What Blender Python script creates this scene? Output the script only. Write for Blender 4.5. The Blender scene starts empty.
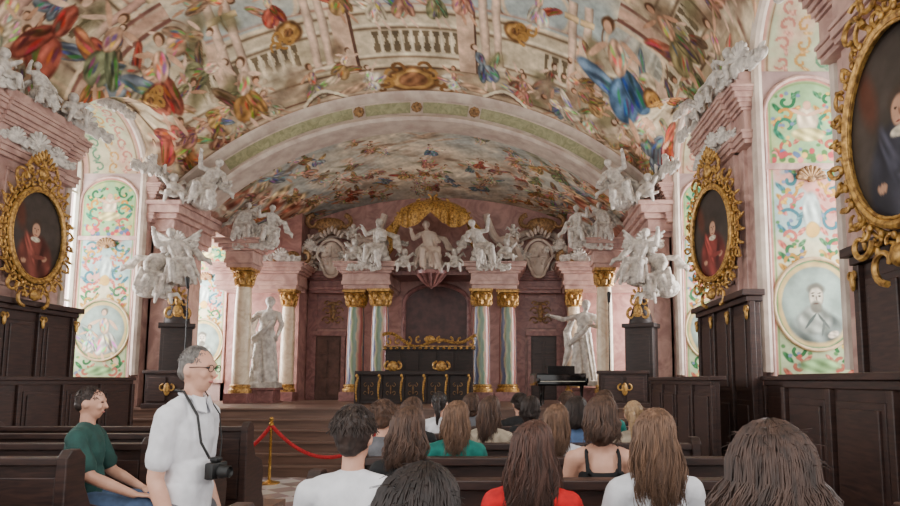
import bpy, bmesh, math, random
import numpy as np
from mathutils import Vector, Matrix, Euler
random.seed(7); RNG=np.random.RandomState(5)
SC=bpy.context.scene; COL=SC.collection
pi=math.pi
def lin(c): return tuple(((x/12.92) if x<=0.04045 else ((x+0.055)/1.055)**2.4) for x in c)
# ---------------------------------------------------------------- materials
def newmat(name):
    m=bpy.data.materials.new(name); m.use_nodes=True
    nt=m.node_tree; return m,nt,nt.nodes['Principled BSDF']
def mat(name,c1,c2=None,rough=.6,metal=0.,scale=6.,detail=4.,stretch=(1,1,1),bump=0.,lo=.35,hi=.65,dist=0.):
    m,nt,b=newmat(name); c1=lin(c1); b.inputs['Roughness'].default_value=rough; b.inputs['Metallic'].default_value=metal
    if c2 is None: c2=tuple(x*.8 for x in c1)
    else: c2=lin(c2)
    tc=nt.nodes.new('ShaderNodeTexCoord'); mp=nt.nodes.new('ShaderNodeMapping'); mp.inputs['Scale'].default_value=stretch
    n=nt.nodes.new('ShaderNodeTexNoise'); n.inputs['Scale'].default_value=scale; n.inputs['Detail'].default_value=detail; n.inputs['Distortion'].default_value=dist
    r=nt.nodes.new('ShaderNodeValToRGB'); r.color_ramp.elements[0].position=lo; r.color_ramp.elements[1].position=hi
    r.color_ramp.elements[0].color=(*c1,1); r.color_ramp.elements[1].color=(*c2,1)
    L=nt.links.new
    L(tc.outputs['Object'],mp.inputs[0]); L(mp.outputs[0],n.inputs['Vector']); L(n.outputs['Fac'],r.inputs[0]); L(r.outputs[0],b.inputs['Base Color'])
    if bump:
        bp=nt.nodes.new('ShaderNodeBump'); bp.inputs['Strength'].default_value=bump; bp.inputs['Distance'].default_value=.02
        L(n.outputs['Fac'],bp.inputs['Height']); L(bp.outputs[0],b.inputs['Normal'])
    return m
def paintmat(name,rough=.8):
    m,nt,b=newmat(name); b.inputs['Roughness'].default_value=rough; b.inputs['Specular IOR Level'].default_value=.2
    a=nt.nodes.new('ShaderNodeAttribute'); a.attribute_name='Col'
    tc=nt.nodes.new('ShaderNodeTexCoord'); n=nt.nodes.new('ShaderNodeTexNoise'); n.inputs['Scale'].default_value=7; n.inputs['Detail'].default_value=9
    mr=nt.nodes.new('ShaderNodeMapRange'); mr.inputs[1].default_value=.3; mr.inputs[2].default_value=.7; mr.inputs[3].default_value=.8; mr.inputs[4].default_value=1.16
    vm=nt.nodes.new('ShaderNodeVectorMath'); vm.operation='SCALE'
    L=nt.links.new; L(tc.outputs['Object'],n.inputs['Vector']); L(n.outputs['Fac'],mr.inputs[0]); L(a.outputs['Color'],vm.inputs[0]); L(mr.outputs[0],vm.inputs['Scale']); L(vm.outputs[0],b.inputs['Base Color'])
    return m
M={}
M['pink']=mat('pink_marble',(.77,.63,.58),(.62,.48,.45),.4,scale=2.5,detail=9,dist=2)
M['pinkdk']=mat('dark_pink_marble',(.60,.42,.40),(.45,.29,.28),.4,scale=3,detail=9,dist=2.5)
M['backpink']=mat('rose_brown_marble',(.73,.55,.51),(.58,.41,.39),.4,scale=2.2,detail=9,dist=2.5)
M['mauve']=mat('mauve_marble',(.73,.63,.60),(.60,.50,.49),.5,scale=1.6,detail=9,dist=2)
M['stone']=mat('stone_cream',(.82,.76,.70),(.70,.62,.57),.55,scale=4,detail=6)
M['grey']=mat('stone_grey',(.70,.65,.62),(.54,.49,.47),.6,scale=5)
M['white']=mat('white_stucco',(.85,.82,.78),(.64,.61,.58),.65,scale=9,bump=.25)
M['gold']=mat('gilding',(.82,.64,.34),(.46,.32,.15),.42,.4,scale=22,bump=.35)
M['goldd']=mat('dull_gilding',(.66,.51,.33),(.38,.27,.17),.55,.2,scale=18,bump=.3)
M['wood']=mat('dark_walnut',(.25,.165,.14),(.155,.10,.09),.45,scale=5,detail=6,stretch=(1,1,8),dist=.6)
M['woodd']=mat('blackened_wood',(.19,.13,.115),(.12,.085,.075),.6,scale=5,stretch=(1,1,6))
M['woodm']=mat('brown_wood',(.45,.345,.295),(.35,.265,.225),.4,scale=2,stretch=(.6,8,8))
M['col_white']=mat('cream_column_marble',(.90,.83,.72),(.77,.67,.55),.3,scale=3,detail=8,dist=2)
M['black']=mat('black_lacquer',(.03,.03,.035),(.02,.02,.02),.15)
M['blackp']=mat('black_plastic',(.06,.06,.065),(.04,.04,.04),.5)
M['ivory']=mat('ivory',(.9,.88,.82),(.85,.82,.75),.4)
M['brass']=mat('brass',(.85,.68,.36),(.7,.52,.25),.25,.8)
M['rope']=mat('red_velvet_rope',(.72,.10,.13),(.55,.06,.09),.8,scale=40)
M['paint']=paintmat('fresco_paint'); M['oil']=paintmat('oil_painting',.35)
M['olive']=mat('olive_green_marble',(.64,.63,.49),(.52,.52,.38),.45,scale=6,dist=2)
def stripemat():
    m,nt,b=newmat('striped_pastel_marble'); b.inputs['Roughness'].default_value=.22
    L=nt.links.new
    tc=nt.nodes.new('ShaderNodeTexCoord'); g=nt.nodes.new('ShaderNodeTexGradient'); g.gradient_type='RADIAL'
    n=nt.nodes.new('ShaderNodeTexNoise'); n.inputs['Scale'].default_value=2.2; n.inputs['Detail'].default_value=5
    mu=nt.nodes.new('ShaderNodeMath'); mu.operation='MULTIPLY_ADD'; mu.inputs[1].default_value=3.
    sn=nt.nodes.new('ShaderNodeMath'); sn.operation='MULTIPLY'; sn.inputs[1].default_value=.5
    fr=nt.nodes.new('ShaderNodeMath'); fr.operation='FRACT'
    r=nt.nodes.new('ShaderNodeValToRGB'); e=r.color_ramp.elements
    e[0].position=0; e[0].color=(*lin((.38,.46,.38)),1); e[1].position=1; e[1].color=(*lin((.38,.46,.38)),1)
    for p,c in((.14,(.44,.54,.48)),(.2,(.74,.66,.54)),(.28,(.68,.54,.48)),(.36,(.66,.40,.38)),(.5,(.62,.38,.37)),(.56,(.76,.64,.52)),(.64,(.42,.43,.52)),(.78,(.36,.39,.50)),(.85,(.72,.66,.54)),(.92,(.50,.56,.42))):
        x=r.color_ramp.elements.new(p); x.color=(*lin(c),1)
    L(tc.outputs['Object'],g.inputs[0]); L(tc.outputs['Object'],n.inputs['Vector']); L(n.outputs['Fac'],sn.inputs[0]); L(g.outputs['Fac'],mu.inputs[0]); L(sn.outputs[0],mu.inputs[2]); L(mu.outputs[0],fr.inputs[0]); L(fr.outputs[0],r.inputs[0]); L(r.outputs[0],b.inputs['Base Color'])
    return m
M['stripe']=stripemat()
def tilemat():
    m,nt,b=newmat('checker_stone_floor'); b.inputs['Roughness'].default_value=.25
    tc=nt.nodes.new('ShaderNodeTexCoord'); mp=nt.nodes.new('ShaderNodeMapping'); mp.inputs['Rotation'].default_value=(0,0,pi/4)
    c=nt.nodes.new('ShaderNodeTexChecker'); c.inputs['Scale'].default_value=2.6
    c.inputs[1].default_value=(*lin((.80,.76,.73)),1); c.inputs[2].default_value=(*lin((.62,.54,.52)),1)
    n=nt.nodes.new('ShaderNodeTexNoise'); n.inputs['Scale'].default_value=6; n.inputs['Detail'].default_value=8
    mx=nt.nodes.new('ShaderNodeMix'); mx.data_type='RGBA'; mx.blend_type='MULTIPLY'; mx.inputs[0].default_value=.3
    L=nt.links.new; L(tc.outputs['Object'],mp.inputs[0]); L(mp.outputs[0],c.inputs[0]); L(tc.outputs['Object'],n.inputs['Vector']); L(c.outputs[0],mx.inputs[6]); L(n.outputs['Color'],mx.inputs[7]); L(mx.outputs[2],b.inputs['Base Color'])
    return m
M['tile']=tilemat()
def panemat():
    m=bpy.data.materials.new('window_pane'); m.use_nodes=True; nt=m.node_tree; nt.nodes.clear()
    o=nt.nodes.new('ShaderNodeOutputMaterial'); t=nt.nodes.new('ShaderNodeBsdfTransparent'); g=nt.nodes.new('ShaderNodeBsdfGlossy'); x=nt.nodes.new('ShaderNodeMixShader')
    t.inputs[0].default_value=(.95,.97,1,1); g.inputs['Roughness'].default_value=.05; x.inputs[0].default_value=.06
    nt.links.new(t.outputs[0],x.inputs[1]); nt.links.new(g.outputs[0],x.inputs[2]); nt.links.new(x.outputs[0],o.inputs[0]); return m
M['glass']=panemat()
def cloth(name,c,d=.8): return mat(name,c,tuple(x*d for x in c),.85,scale=14,bump=.15)
def hairm(name,c,c2): return mat(name,c,c2,.55,scale=50,detail=4,stretch=(1,1,.12),bump=.2,lo=.3,hi=.7)
M['skin']=mat('skin',(.84,.65,.56),(.77,.57,.48),.5,scale=8)
M['eye']=mat('eye',(.2,.14,.11),(.12,.09,.08),.2)
M['lip']=mat('lip',(.74,.47,.44),(.68,.42,.39),.5)
# ---------------------------------------------------------------- mesh building
class MB:
    def __init__(s): s.v=[]; s.f=[]
    def add(s,vs,fs,mt=None):
        o=len(s.v)
        for p in vs:
            p=Vector(p); s.v.append(tuple(mt@p) if mt else tuple(p))
        s.f+= [tuple(i+o for i in f) for f in fs]; return s
    def box(s,x0,x1,y0,y1,z0,z1,mt=None):
        return s.add([(x0,y0,z0),(x1,y0,z0),(x1,y1,z0),(x0,y1,z0),(x0,y0,z1),(x1,y0,z1),(x1,y1,z1),(x0,y1,z1)],
          [(0,3,2,1),(4,5,6,7),(0,1,5,4),(1,2,6,5),(2,3,7,6),(3,0,4,7)],mt)
    def lathe(s,prof,c=(0,0,0),seg=20,sx=1,sy=1,mt=None):
        vs=[];fs=[];n=len(prof)
        for r,z in prof:
            for k in range(seg):
                a=2*pi*k/seg; vs.append((c[0]+r*sx*math.cos(a),c[1]+r*sy*math.sin(a),c[2]+z))
        for i in range(n-1):
            for k in range(seg):
                k2=(k+1)%seg; fs.append((i*seg+k,i*seg+k2,(i+1)*seg+k2,(i+1)*seg+k))
        fs.append(tuple(range(seg))[::-1]); fs.append(tuple((n-1)*seg+k for k in range(seg)))
        return s.add(vs,fs,mt)
    def tube(s,pts,rad,seg=8,mt=None,closed=False,flat=1.):
        pts=[Vector(p) for p in pts]; n=len(pts)
        if not hasattr(rad,'__len__'): rad=[rad]*n
        vs=[];fs=[]; prev=None
        for i,p in enumerate(pts):
            if closed: t=pts[(i+1)%n]-pts[i-1]
            else: t=pts[min(i+1,n-1)]-pts[max(i-1,0)]
            if t.length<1e-9: t=Vector((0,0,1))
            t.normalize()
            if prev is None:
                u=t.orthogonal().normalized()
            else:
                u=prev-t*prev.dot(t)
                u=u.normalized() if u.length>1e-6 else t.orthogonal().normalized()
            prev=u; w=t.cross(u)
            for k in range(seg):
                a=2*pi*k/seg; vs.append(p+rad[i]*(u*math.cos(a)+w*math.sin(a)*flat))
        m=n if closed else n-1
        for i in range(m):
            for k in range(seg):
                k2=(k+1)%seg; j=(i+1)%n; fs.append((i*seg+k,i*seg+k2,j*seg+k2,j*seg+k))
        if not closed: fs.append(tuple(range(seg))[::-1]); fs.append(tuple((n-1)*seg+k for k in range(seg)))
        return s.add(vs,fs,mt)
    def ell(s,c,r,rot=None,seg=12,rings=8,mt=None):
        if not hasattr(r,'__len__'): r=(r,r,r)
        vs=[];fs=[]; R=rot or Matrix.Identity(3); c=Vector(c)
        vs.append(c+R@Vector((0,0,-r[2])))
        for i in range(1,rings):
            t=-pi/2+pi*i/rings
            for k in range(seg):
                a=2*pi*k/seg; vs.append(c+R@Vector((r[0]*math.cos(t)*math.cos(a),r[1]*math.cos(t)*math.sin(a),r[2]*math.sin(t))))
        vs.append(c+R@Vector((0,0,r[2]))); L=len(vs)-1
        for k in range(seg): fs.append((0,1+(k+1)%seg,1+k)); fs.append((L,L-seg+k,L-seg+(k+1)%seg))
        for i in range(rings-2):
            for k in range(seg):
                k2=(k+1)%seg; fs.append((1+i*seg+k,1+i*seg+k2,1+(i+1)*seg+k2,1+(i+1)*seg+k))
        return s.add(vs,fs,mt)
    def cap(s,p,q,r1,r2=None,seg=12):
        if r2 is None: r2=r1
        p=Vector(p);q=Vector(q); d=(q-p); L=d.length; d=d.normalized() if L>1e-6 else Vector((0,0,1))
        pts=[];rr=[]
        for a in (-85,-60,-30,0): pts.append(p+d*r1*math.sin(math.radians(a))); rr.append(r1*math.cos(math.radians(a)))
        for a in (0,30,60,85): pts.append(q+d*r2*math.sin(math.radians(a))); rr.append(r2*math.cos(math.radians(a)))
        return s.tube(pts,rr,seg)
    def poly(s,pts,y0,y1,mt=None):
        n=len(pts); vs=[(x,y0,z) for x,z in pts]+[(x,y1,z) for x,z in pts]
        fs=[tuple(range(n)),tuple(range(n,2*n))[::-1]]+[(i,i+n,(i+1)%n+n,(i+1)%n) for i in range(n)]
        return s.add(vs,fs,mt)
    def mesh(s,name='m',smooth=True,angle=40,bevel=0):
        me=bpy.data.meshes.new(name); me.from_pydata(s.v,[],s.f)
        bm=bmesh.new(); bm.from_mesh(me); bmesh.ops.recalc_face_normals(bm,faces=bm.faces)
        if bevel: bmesh.ops.bevel(bm,geom=[e for e in bm.edges if e.calc_face_angle(0)>.8],offset=bevel,segments=2,affect='EDGES',profile=.5,clamp_overlap=True)
        if smooth:
            for f in bm.faces: f.smooth=True
            for e in bm.edges:
                if len(e.link_faces)==2 and e.calc_face_angle(0)>math.radians(angle): e.smooth=False
        bm.to_mesh(me); bm.free(); return me
def remesh(mb,vox=.01,smooth=3,disp=0,dsc=.1):
    me=bpy.data.meshes.new('t'); me.from_pydata(mb.v,[],mb.f)
    bm=bmesh.new(); bm.from_mesh(me); bmesh.ops.recalc_face_normals(bm,faces=bm.faces); bm.to_mesh(me); bm.free()
    ob=bpy.data.objects.new('t',me); COL.objects.link(ob)
    r=ob.modifiers.new('r','REMESH'); r.mode='VOXEL'; r.voxel_size=vox; r.use_smooth_shade=True
    if smooth:
        sm=ob.modifiers.new('s','SMOOTH'); sm.iterations=smooth; sm.factor=.5
    if disp:
        tx=bpy.data.textures.new('n','CLOUDS'); tx.noise_scale=dsc
        d=ob.modifiers.new('d','DISPLACE'); d.texture=tx; d.strength=disp; d.mid_level=.5
    dg=bpy.context.evaluated_depsgraph_get(); dg.update()
    out=bpy.data.meshes.new_from_object(ob.evaluated_get(dg)); bpy.data.objects.remove(ob)
    for p in out.polygons: p.use_smooth=True
    return out
def joinmesh(a,b):
    bm=bmesh.new(); bm.from_mesh(a); bm.from_mesh(b); me=bpy.data.meshes.new('j'); bm.to_mesh(me); bm.free(); return me
def obj(name,me,m=None,parent=None,loc=(0,0,0),rot=(0,0,0),scale=(1,1,1)):
    ob=bpy.data.objects.new(name,me); COL.objects.link(ob)
    if me is not None and m is not None:
        if len(me.materials)==0: me.materials.append(m)
        ob.material_slots[0].link='OBJECT'; ob.material_slots[0].material=m
    ob.location=loc; ob.rotation_euler=rot; ob.scale=scale if hasattr(scale,'__len__') else (scale,)*3
    if parent: ob.parent=parent
    return ob
def struct(name,me,m,loc=(0,0,0)):
    o=obj(name,me,m,loc=loc); o['kind']='structure'; return o
def thing(name,label,cat,parts,loc=(0,0,0),rot=(0,0,0),scale=1,group=None):
    r=obj(name,None,loc=loc,rot=rot,scale=scale); r.empty_display_size=.1
    r['label']=label; r['category']=cat
    if group: r['group']=group
    for p in parts:
        c=obj(p[0],p[1],p[2],parent=r)
        if len(p)>3: c['label']=p[3]
    return r
def single(name,label,cat,me,m,loc=(0,0,0),rot=(0,0,0),scale=1,group=None):
    o=obj(name,me,m,loc=loc,rot=rot,scale=scale); o['label']=label; o['category']=cat
    if group: o['group']=group
    return o
# ---------------------------------------------------------------- painting
def fbm(X,Y,seed,sc=1.,octs=5):
    r=np.random.RandomState(seed); out=np.zeros_like(X); amp=1;tot=0
    wx=X.copy(); wy=Y.copy()
    for o in range(octs):
        acc=np.zeros_like(X)
        for k in range(4):
            a=r.rand()*2*pi; f=sc*(2**o)*(.7+.6*r.rand())
            acc+=np.sin((wx*math.cos(a)+wy*math.sin(a))*f+r.rand()*9)
        acc/=4; out+=amp*acc; tot+=amp; wx=wx+acc*.35/(sc*2**o); wy=wy-acc*.3/(sc*2**o); amp*=.6
    return out/tot*2
def mixc(a,b,t): return tuple(x*(1-t)+y*t for x,y in zip(a,b))
class Paint:
    def __init__(s,X,Y,base,warp=0,wsc=5.,seed=77):
        s.X=X+ (warp*fbm(X,Y,seed,wsc,4) if warp else 0);s.Y=Y+(warp*fbm(X,Y,seed+1,wsc,4) if warp else 0); s.C=np.ones(X.shape+(3,))*np.array(base)
    def mask(s,m,col): m=np.clip(m,0,1)[...,None]; s.C=s.C*(1-m)+np.array(col)*m
    def ell(s,cx,cy,rx,ry,ang,col,soft=.25,fold=0,al=1.,edge=.12):
        R=max(rx,ry)*1.05; idx=np.where((abs(s.X-cx)<R)&(abs(s.Y-cy)<R))
        if len(idx[0])==0: return
        dx=s.X[idx]-cx; dy=s.Y[idx]-cy; c,sn=math.cos(ang),math.sin(ang)
        u=(dx*c+dy*sn)/rx; v=(-dx*sn+dy*c)/ry; d=np.sqrt(u*u+v*v); m=np.clip((1-d)/soft,0,1)*al
        sh=1+.28*fold*np.sin(u*7+v*2.5+cx*9)*np.cos(v*3+cy*5)
        sh=sh*(1-edge+edge*np.clip((1-d)*3.5,0,1))
        cc=np.array(col)[None,:]*sh[:,None]; s.C[idx]=s.C[idx]*(1-m[:,None])+cc*m[:,None]
    def line(s,x0,y0,x1,y1,w,col,soft=.3,al=1.):
        L=math.hypot(x1-x0,y1-y0)+1e-6; mx,my=(x0+x1)/2,(y0+y1)/2
        s.ell(mx,my,L/2+w,w,math.atan2(y1-y0,x1-x0),col,soft,al=al,edge=.2)
    def bar(s,x0,y0,x1,y1,w,col,al=1.):
        L=math.hypot(x1-x0,y1-y0)+1e-6; ux,uy=(x1-x0)/L,(y1-y0)/L
        t=(s.X-x0)*ux+(s.Y-y0)*uy; q=-(s.X-x0)*uy+(s.Y-y0)*ux; m=np.clip((w-abs(q))/.015,0,1)*np.clip(t/.02,0,1)*np.clip((L-t)/.02,0,1)*al
        sh=1.08-.35*np.clip(q/w,-1,1)**2-.12*np.clip(q/w,-1,1)
        s.C=s.C*(1-m[...,None])+np.array(col)*sh[...,None]*m[...,None]
    def curve(s,pts,w,col):
        for a,b in zip(pts[:-1],pts[1:]): s.line(a[0],a[1],b[0],b[1],w,col)
    def spiral(s,cx,cy,r,a0,turn,w,col,n=14):
        p=[(cx+r*(1-.8*i/n)*math.cos(a0+turn*i/n),cy+r*(1-.8*i/n)*math.sin(a0+turn*i/n)) for i in range(n+1)]
        s.curve(p,w,col)
    def fig(s,cx,cy,sz,up,robe,robe2,rnd,hairc=(.44,.33,.25),al=.95):
        ux,uy=math.cos(up),math.sin(up); rx,ry=uy,-ux
        def P(a,b): return cx+sz*(a*rx+b*ux), cy+sz*(a*ry+b*uy)
        ra=math.atan2(ry,rx); f=rnd.choice([-1,1]); skin=rnd.choice([(.84,.69,.59),(.78,.62,.52),(.88,.77,.69)])
        def cl(a,b,rx_,ry_,an,c):
            x,y=P(a,b); s.ell(x,y,rx_*sz,ry_*sz,ra+an,c,.15,.8,al,.25)
            for k in range(6):
                t=rnd.uniform(-.6,.6); q=rnd.uniform(-.5,.5); xx=x+sz*(t*rx_*math.cos(ra+an)-q*ry_*math.sin(ra+an)); yy=y+sz*(t*rx_*math.sin(ra+an)+q*ry_*math.cos(ra+an))
                long=rx_>ry_; s.ell(xx,yy,.42*max(rx_,ry_)*sz,.035*sz,ra+an+(0 if long else pi/2)+rnd.uniform(-.3,.3),tuple(min(1,v*rnd.choice([.62,.76,1.22])) for v in c),.6,al=.8)
        cl(f*.3,-.15,.46,.12,f*rnd.uniform(.3,.9),robe2)
        cl(f*.05,-.38,.27,.30,.3*f,robe)
        cl(-f*.18,-.3,.14,.34,-.5*f,tuple(c*.88 for c in robe))
        for q in(-.1,.12): x0,y0=P(-f*.1+q,-.6); x1,y1=P(-f*.25+q*1.5,-.88); s.line(x0,y0,x1,y1,.05*sz,skin)
        cl(0,.1,.14,.23,rnd.uniform(-.2,.2),robe if rnd.random()<.45 else skin)
        a=rnd.uniform(-.1,.5); x0,y0=P(f*.12,.26); x1,y1=P(f*.40,.2+a); s.line(x0,y0,x1,y1,.05*sz,skin)
        x0,y0=P(-f*.12,.26); x1,y1=P(-f*.33,.05+a*.5); s.line(x0,y0,x1,y1,.05*sz,skin)
        x,y=P(.01,.47); s.ell(x,y,.105*sz,.105*sz,0,hairc,.3); x,y=P(f*.025,.44); s.ell(x,y,.07*sz,.09*sz,ra,skin,.3)
def painted(name,P3,C,m,struct_=True):
    h,w=P3.shape[:2]; me=bpy.data.meshes.new(name)
    idx=np.arange(h*w).reshape(h,w); q=np.stack([idx[:-1,:-1],idx[:-1,1:],idx[1:,1:],idx[1:,:-1]],-1).reshape(-1,4)
    me.vertices.add(h*w); me.vertices.foreach_set('co',P3.reshape(-1).astype(np.float32))
    n=len(q); me.loops.add(n*4); me.loops.foreach_set('vertex_index',q.reshape(-1).astype(np.int32))
    me.polygons.add(n); me.polygons.foreach_set('loop_start',np.arange(0,n*4,4,dtype=np.int32)); me.polygons.foreach_set('loop_total',np.full(n,4,dtype=np.int32))
    me.update(calc_edges=True); me.polygons.foreach_set('use_smooth',np.ones(n,dtype=bool))
    a=me.color_attributes.new('Col','FLOAT_COLOR','POINT'); C=np.clip(C,0,1)
    Cl=np.where(C<=.04045,C/12.92,((C+.055)/1.055)**2.4); buf=np.ones((h*w,4),dtype=np.float32); buf[:,:3]=Cl.reshape(-1,3)
    a.data.foreach_set('color',buf.reshape(-1)); me.validate(); me.materials.append(m); return me
ROB=[mixc(c,(.76,.71,.64),.10) for c in [(.68,.36,.30),(.74,.52,.34),(.48,.54,.60),(.78,.64,.42),(.54,.55,.42),(.82,.77,.68),(.62,.44,.38),(.56,.60,.64),(.84,.78,.68),(.74,.60,.50),(.52,.43,.35),(.78,.58,.50),(.66,.54,.38),(.84,.79,.72),(.70,.66,.58),(.62,.50,.36)]]
def punch(C,piv,gain,out,sat=.8): 
    g=C.mean(axis=2,keepdims=True); C=g+(C-g)*sat
    return np.clip(((C-piv)*gain+out)*np.array([1.015,.995,.955]),0.04,.97)
# ================================================================ ROOM
W=5.2; ZS=5.6
PIERS=[(-.1,2.1),(4.0,6.1),(8.1,10.2),(12.3,14.3),(16.3,17.4)]
WINS=[(2.1,4.0),(6.1,8.1),(10.2,12.3),(14.3,16.3)]
def Aout(x): return .55+np.sqrt(np.maximum(6.97**2-np.minimum(abs(x),4.8)**2,0))
def smooth(t): t=np.clip(t,0,1); return t*t*(3-2*t)
def Lun(y):
    z=np.zeros_like(y)
    for a,b in WINS:
        c=(a+b)/2; h=(b-a)/2; z=np.maximum(z,np.where(abs(y-c)<h,ZS+.02+.95*np.sqrt(np.maximum(1-((y-c)/h)**2,0)),0))
    return z
def hall_z(x,y):
    E=ZS+3.1*np.sqrt(np.maximum(1-(x/W)**2,0))**1.0
    t=smooth((y-9.8)/3.2)
    z=E*(1-t)+Aout(x)*t
    return z
def build_ceiling():
    na,ny=760,640
    a=np.linspace(0,pi,na); x1=-W*np.cos(a); y1=np.linspace(1.0,13.0,ny)
    X,Y=np.meshgrid(x1,y1); Z=hall_z(X,Y); Z=np.maximum(Z,np.where(Y<12.2,Lun(Y),0))
    dx=np.gradient(x1); dz=np.gradient(ZS+3.1*np.sin(a)); s=np.cumsum(np.hypot(dx,dz)); s=s-s.mean(); s=s-(s[0]+s[-1])/2
    S,_=np.meshgrid(s,y1)
    p=Paint(S,Y,(.76,.70,.61),.02,6.); n=fbm(S,Y,3,1.4); n2=fbm(S,Y,8,3.)
    p.mask(.5+n*.8,(.68,.62,.52)); p.mask((n2-.3)*.8,(.56,.49,.41)); p.mask((fbm(S,Y,14,2.2)-.2)*.9,(.78,.64,.57)); p.mask((fbm(S,Y,15,2.6)-.2)*.8,(.58,.60,.48))
    smax=s[-1]
    eY=(13.0-Y)*1.15; eS=(smax-abs(S))
    e=-np.log(np.exp(-2.5*eY)+np.exp(-2.5*eS)+1e-9)/2.5
    ang=np.where(eY<eS, S, Y+20)
    sky=smooth((e-2.1)/.12); cl=smooth(.5+fbm(S,Y,11,1.1)*1.1)
    p.mask(sky,(.68,.73,.74)); p.mask(sky*cl,(.86,.81,.72))
    stone=smooth((e-.95)/.03)*(1-smooth((e-2.2)/.03)); p.mask(stone,(.82,.77,.68)); p.mask(stone*(fbm(S,Y,17,2.)*.7),(.68,.63,.52))
    balz=smooth((e-1.3)/.03)*(1-smooth((e-1.75)/.03)); br=abs(((ang/.19)%1)-.5)*2
    wv=.5+.2*np.cos((e-1.25)/.5*2*pi*1.5); gap=(np.sin(ang*1.9+1)>-.25)
    p.mask(balz*(br>wv)*gap*.85,(.44,.39,.32)); p.mask(balz*smooth((.25-br)*4)*gap,(.90,.86,.78))
    for e0,c in((.93,(.42,.34,.28)),(1.02,(.90,.84,.74)),(1.2,(.56,.48,.40)),(1.26,(.90,.86,.77)),(1.82,(.50,.43,.36)),(1.89,(.92,.88,.79)),(2.12,(.48,.41,.34)),(2.2,(.88,.82,.72)),(2.3,(.72,.56,.50))):
        p.mask(np.exp(-((e-e0)/.028)**2)*.95,c)
    # painted arches beyond the balustrade
    for sx in(-4.4,-2.45,0,2.45,4.4):
        q=np.hypot((S-sx)/.62,(Y-10.75)/.45); m=np.exp(-((q-1)/.07)**2)*(Y<11.0); p.mask(m,(.86,.78,.68)); p.mask(np.exp(-((q-1.14)/.03)**2)*(Y<11.0),(.50,.40,.34)); p.mask((q<.93)*(Y<11.0)*.55,(.70,.74,.75))
    ped=(abs(((ang/2.3)%1)-.5)<.08); p.mask(ped*smooth((e-.9)/.03)*(1-smooth((e-2.25)/.03)),(.84,.73,.65)); p.mask((abs(((ang/2.3)%1)-.57)<.012)*smooth((e-.9)/.03)*(1-smooth((e-2.25)/.03)),(.45,.35,.31))
    p.mask(np.exp(-((e-.12)/.1)**2),(.62,.47,.42)); p.mask(np.exp(-((e-.3)/.05)**2),(.86,.78,.69)); p.mask(np.exp(-((e-.42)/.03)**2),(.50,.38,.33)); p.mask(np.exp(-((e-.62)/.04)**2)*.8,(.80,.70,.60))
    for yb in (4.,6.1,8.1,10.2,12.3):
        m=(abs(S)>smax-2.7)
        for o,w,c in((-.16,.04,(.54,.40,.37)),(0,.12,(.81,.68,.61)),(.16,.04,(.52,.38,.35)),(-.25,.04,(.86,.79,.69)),(.25,.04,(.86,.79,.69))): p.mask(np.exp(-((Y-yb-o)/w)**4)*m,c)
    rnd=random.Random(4)
    for sx in (-3.4,-3.1,-1.75,-1.5,1.5,1.75,3.2,3.5):
        p.bar(sx,12.0,sx*.97,10.4,.09,(.84,.74,.67)); p.bar(sx-.14,12.02,sx+.14,12.02,.06,(.88,.82,.74)); p.bar(sx*.97-.14,10.7,sx*.97+.14,10.7,.06,(.86,.76,.6))
    for sg in(-1,1):
        for y in(4.4,5.7,8.5,9.8): p.bar(sg*(smax-1.1),y,sg*(smax-2.6),y,.1,(.81,.67,.62)); p.bar(sg*(smax-2.6),y-.15,sg*(smax-2.6),y+.15,.07,(.88,.80,.66))
    def cluster(sx,y,n,sz,up):
        for k in range(n*2): p.ell(sx+rnd.uniform(-.9,.9)*sz,y+rnd.uniform(-.6,.6)*sz,.45*sz,.25*sz,rnd.uniform(0,3),rnd.choice([(.85,.80,.71),(.64,.57,.50),(.54,.46,.38),(.72,.67,.58),(.50,.48,.37)]),.6,.3,.75)
        for k in range(n): p.fig(sx+rnd.uniform(-.8,.8)*sz,y+rnd.uniform(-.4,.4)*sz,sz*rnd.uniform(.7,1.0),up+rnd.uniform(-.5,.5),rnd.choice(ROB),rnd.choice(ROB),rnd)
    for sx in (-5.5,-4.8,-4.0,-3.3,-2.5,-1.8,1.8,2.5,3.3,4.1,4.8,5.5):
        cluster(sx,12.25+rnd.uniform(-.15,.1),2,.72,-pi/2)
    for sg in(-1,1):
        for y in (3,4.8,5.7,6.6,7.5,8.4,9.3,10.2,11.1,11.8):
            cluster(sg*(smax-1.35-rnd.uniform(0,.3)),y,2,1.0,pi if sg>0 else 0)
            if rnd.random()<.7: cluster(sg*(smax-2.4-rnd.uniform(0,.4)),y+.3,2,.85,pi if sg>0 else 0)
            if rnd.random()<.4: cluster(sg*(smax-3.3),y+.4,2,.75,pi if sg>0 else 0)
    p.fig(4.1,11.1,1.4,-pi/2-.5,(.40,.52,.66),(.46,.56,.68),rnd); p.fig(-4.5,11.0,1.15,-pi/2+.5,(.66,.40,.34),(.50,.54,.60),rnd)
    p.fig(-3.2,11.9,1.0,-pi/2+.2,(.72,.56,.36),(.50,.42,.34),rnd); p.fig(-5.3,9.2,1.3,0,(.66,.38,.33),(.48,.52,.58),rnd); p.fig(-5.0,10.1,1.1,-.4,(.54,.57,.46),(.72,.50,.38),rnd); p.fig(4.9,9.9,1.1,pi+.4,(.60,.56,.42),(.70,.46,.38),rnd)
    for sx in(-2.3,-1.1,-.5,.6,1.1,2.5,.0): p.fig(sx,10.95+rnd.uniform(-.3,.1),.62,-pi/2,rnd.choice(ROB),rnd.choice(ROB),rnd)
    for r,c in((.5,(.54,.41,.30)),(.4,(.80,.65,.43)),(.28,(.62,.46,.35))): p.ell(0,12.5,r*1.15,r*.75,0,c,.15,.8)
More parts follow.
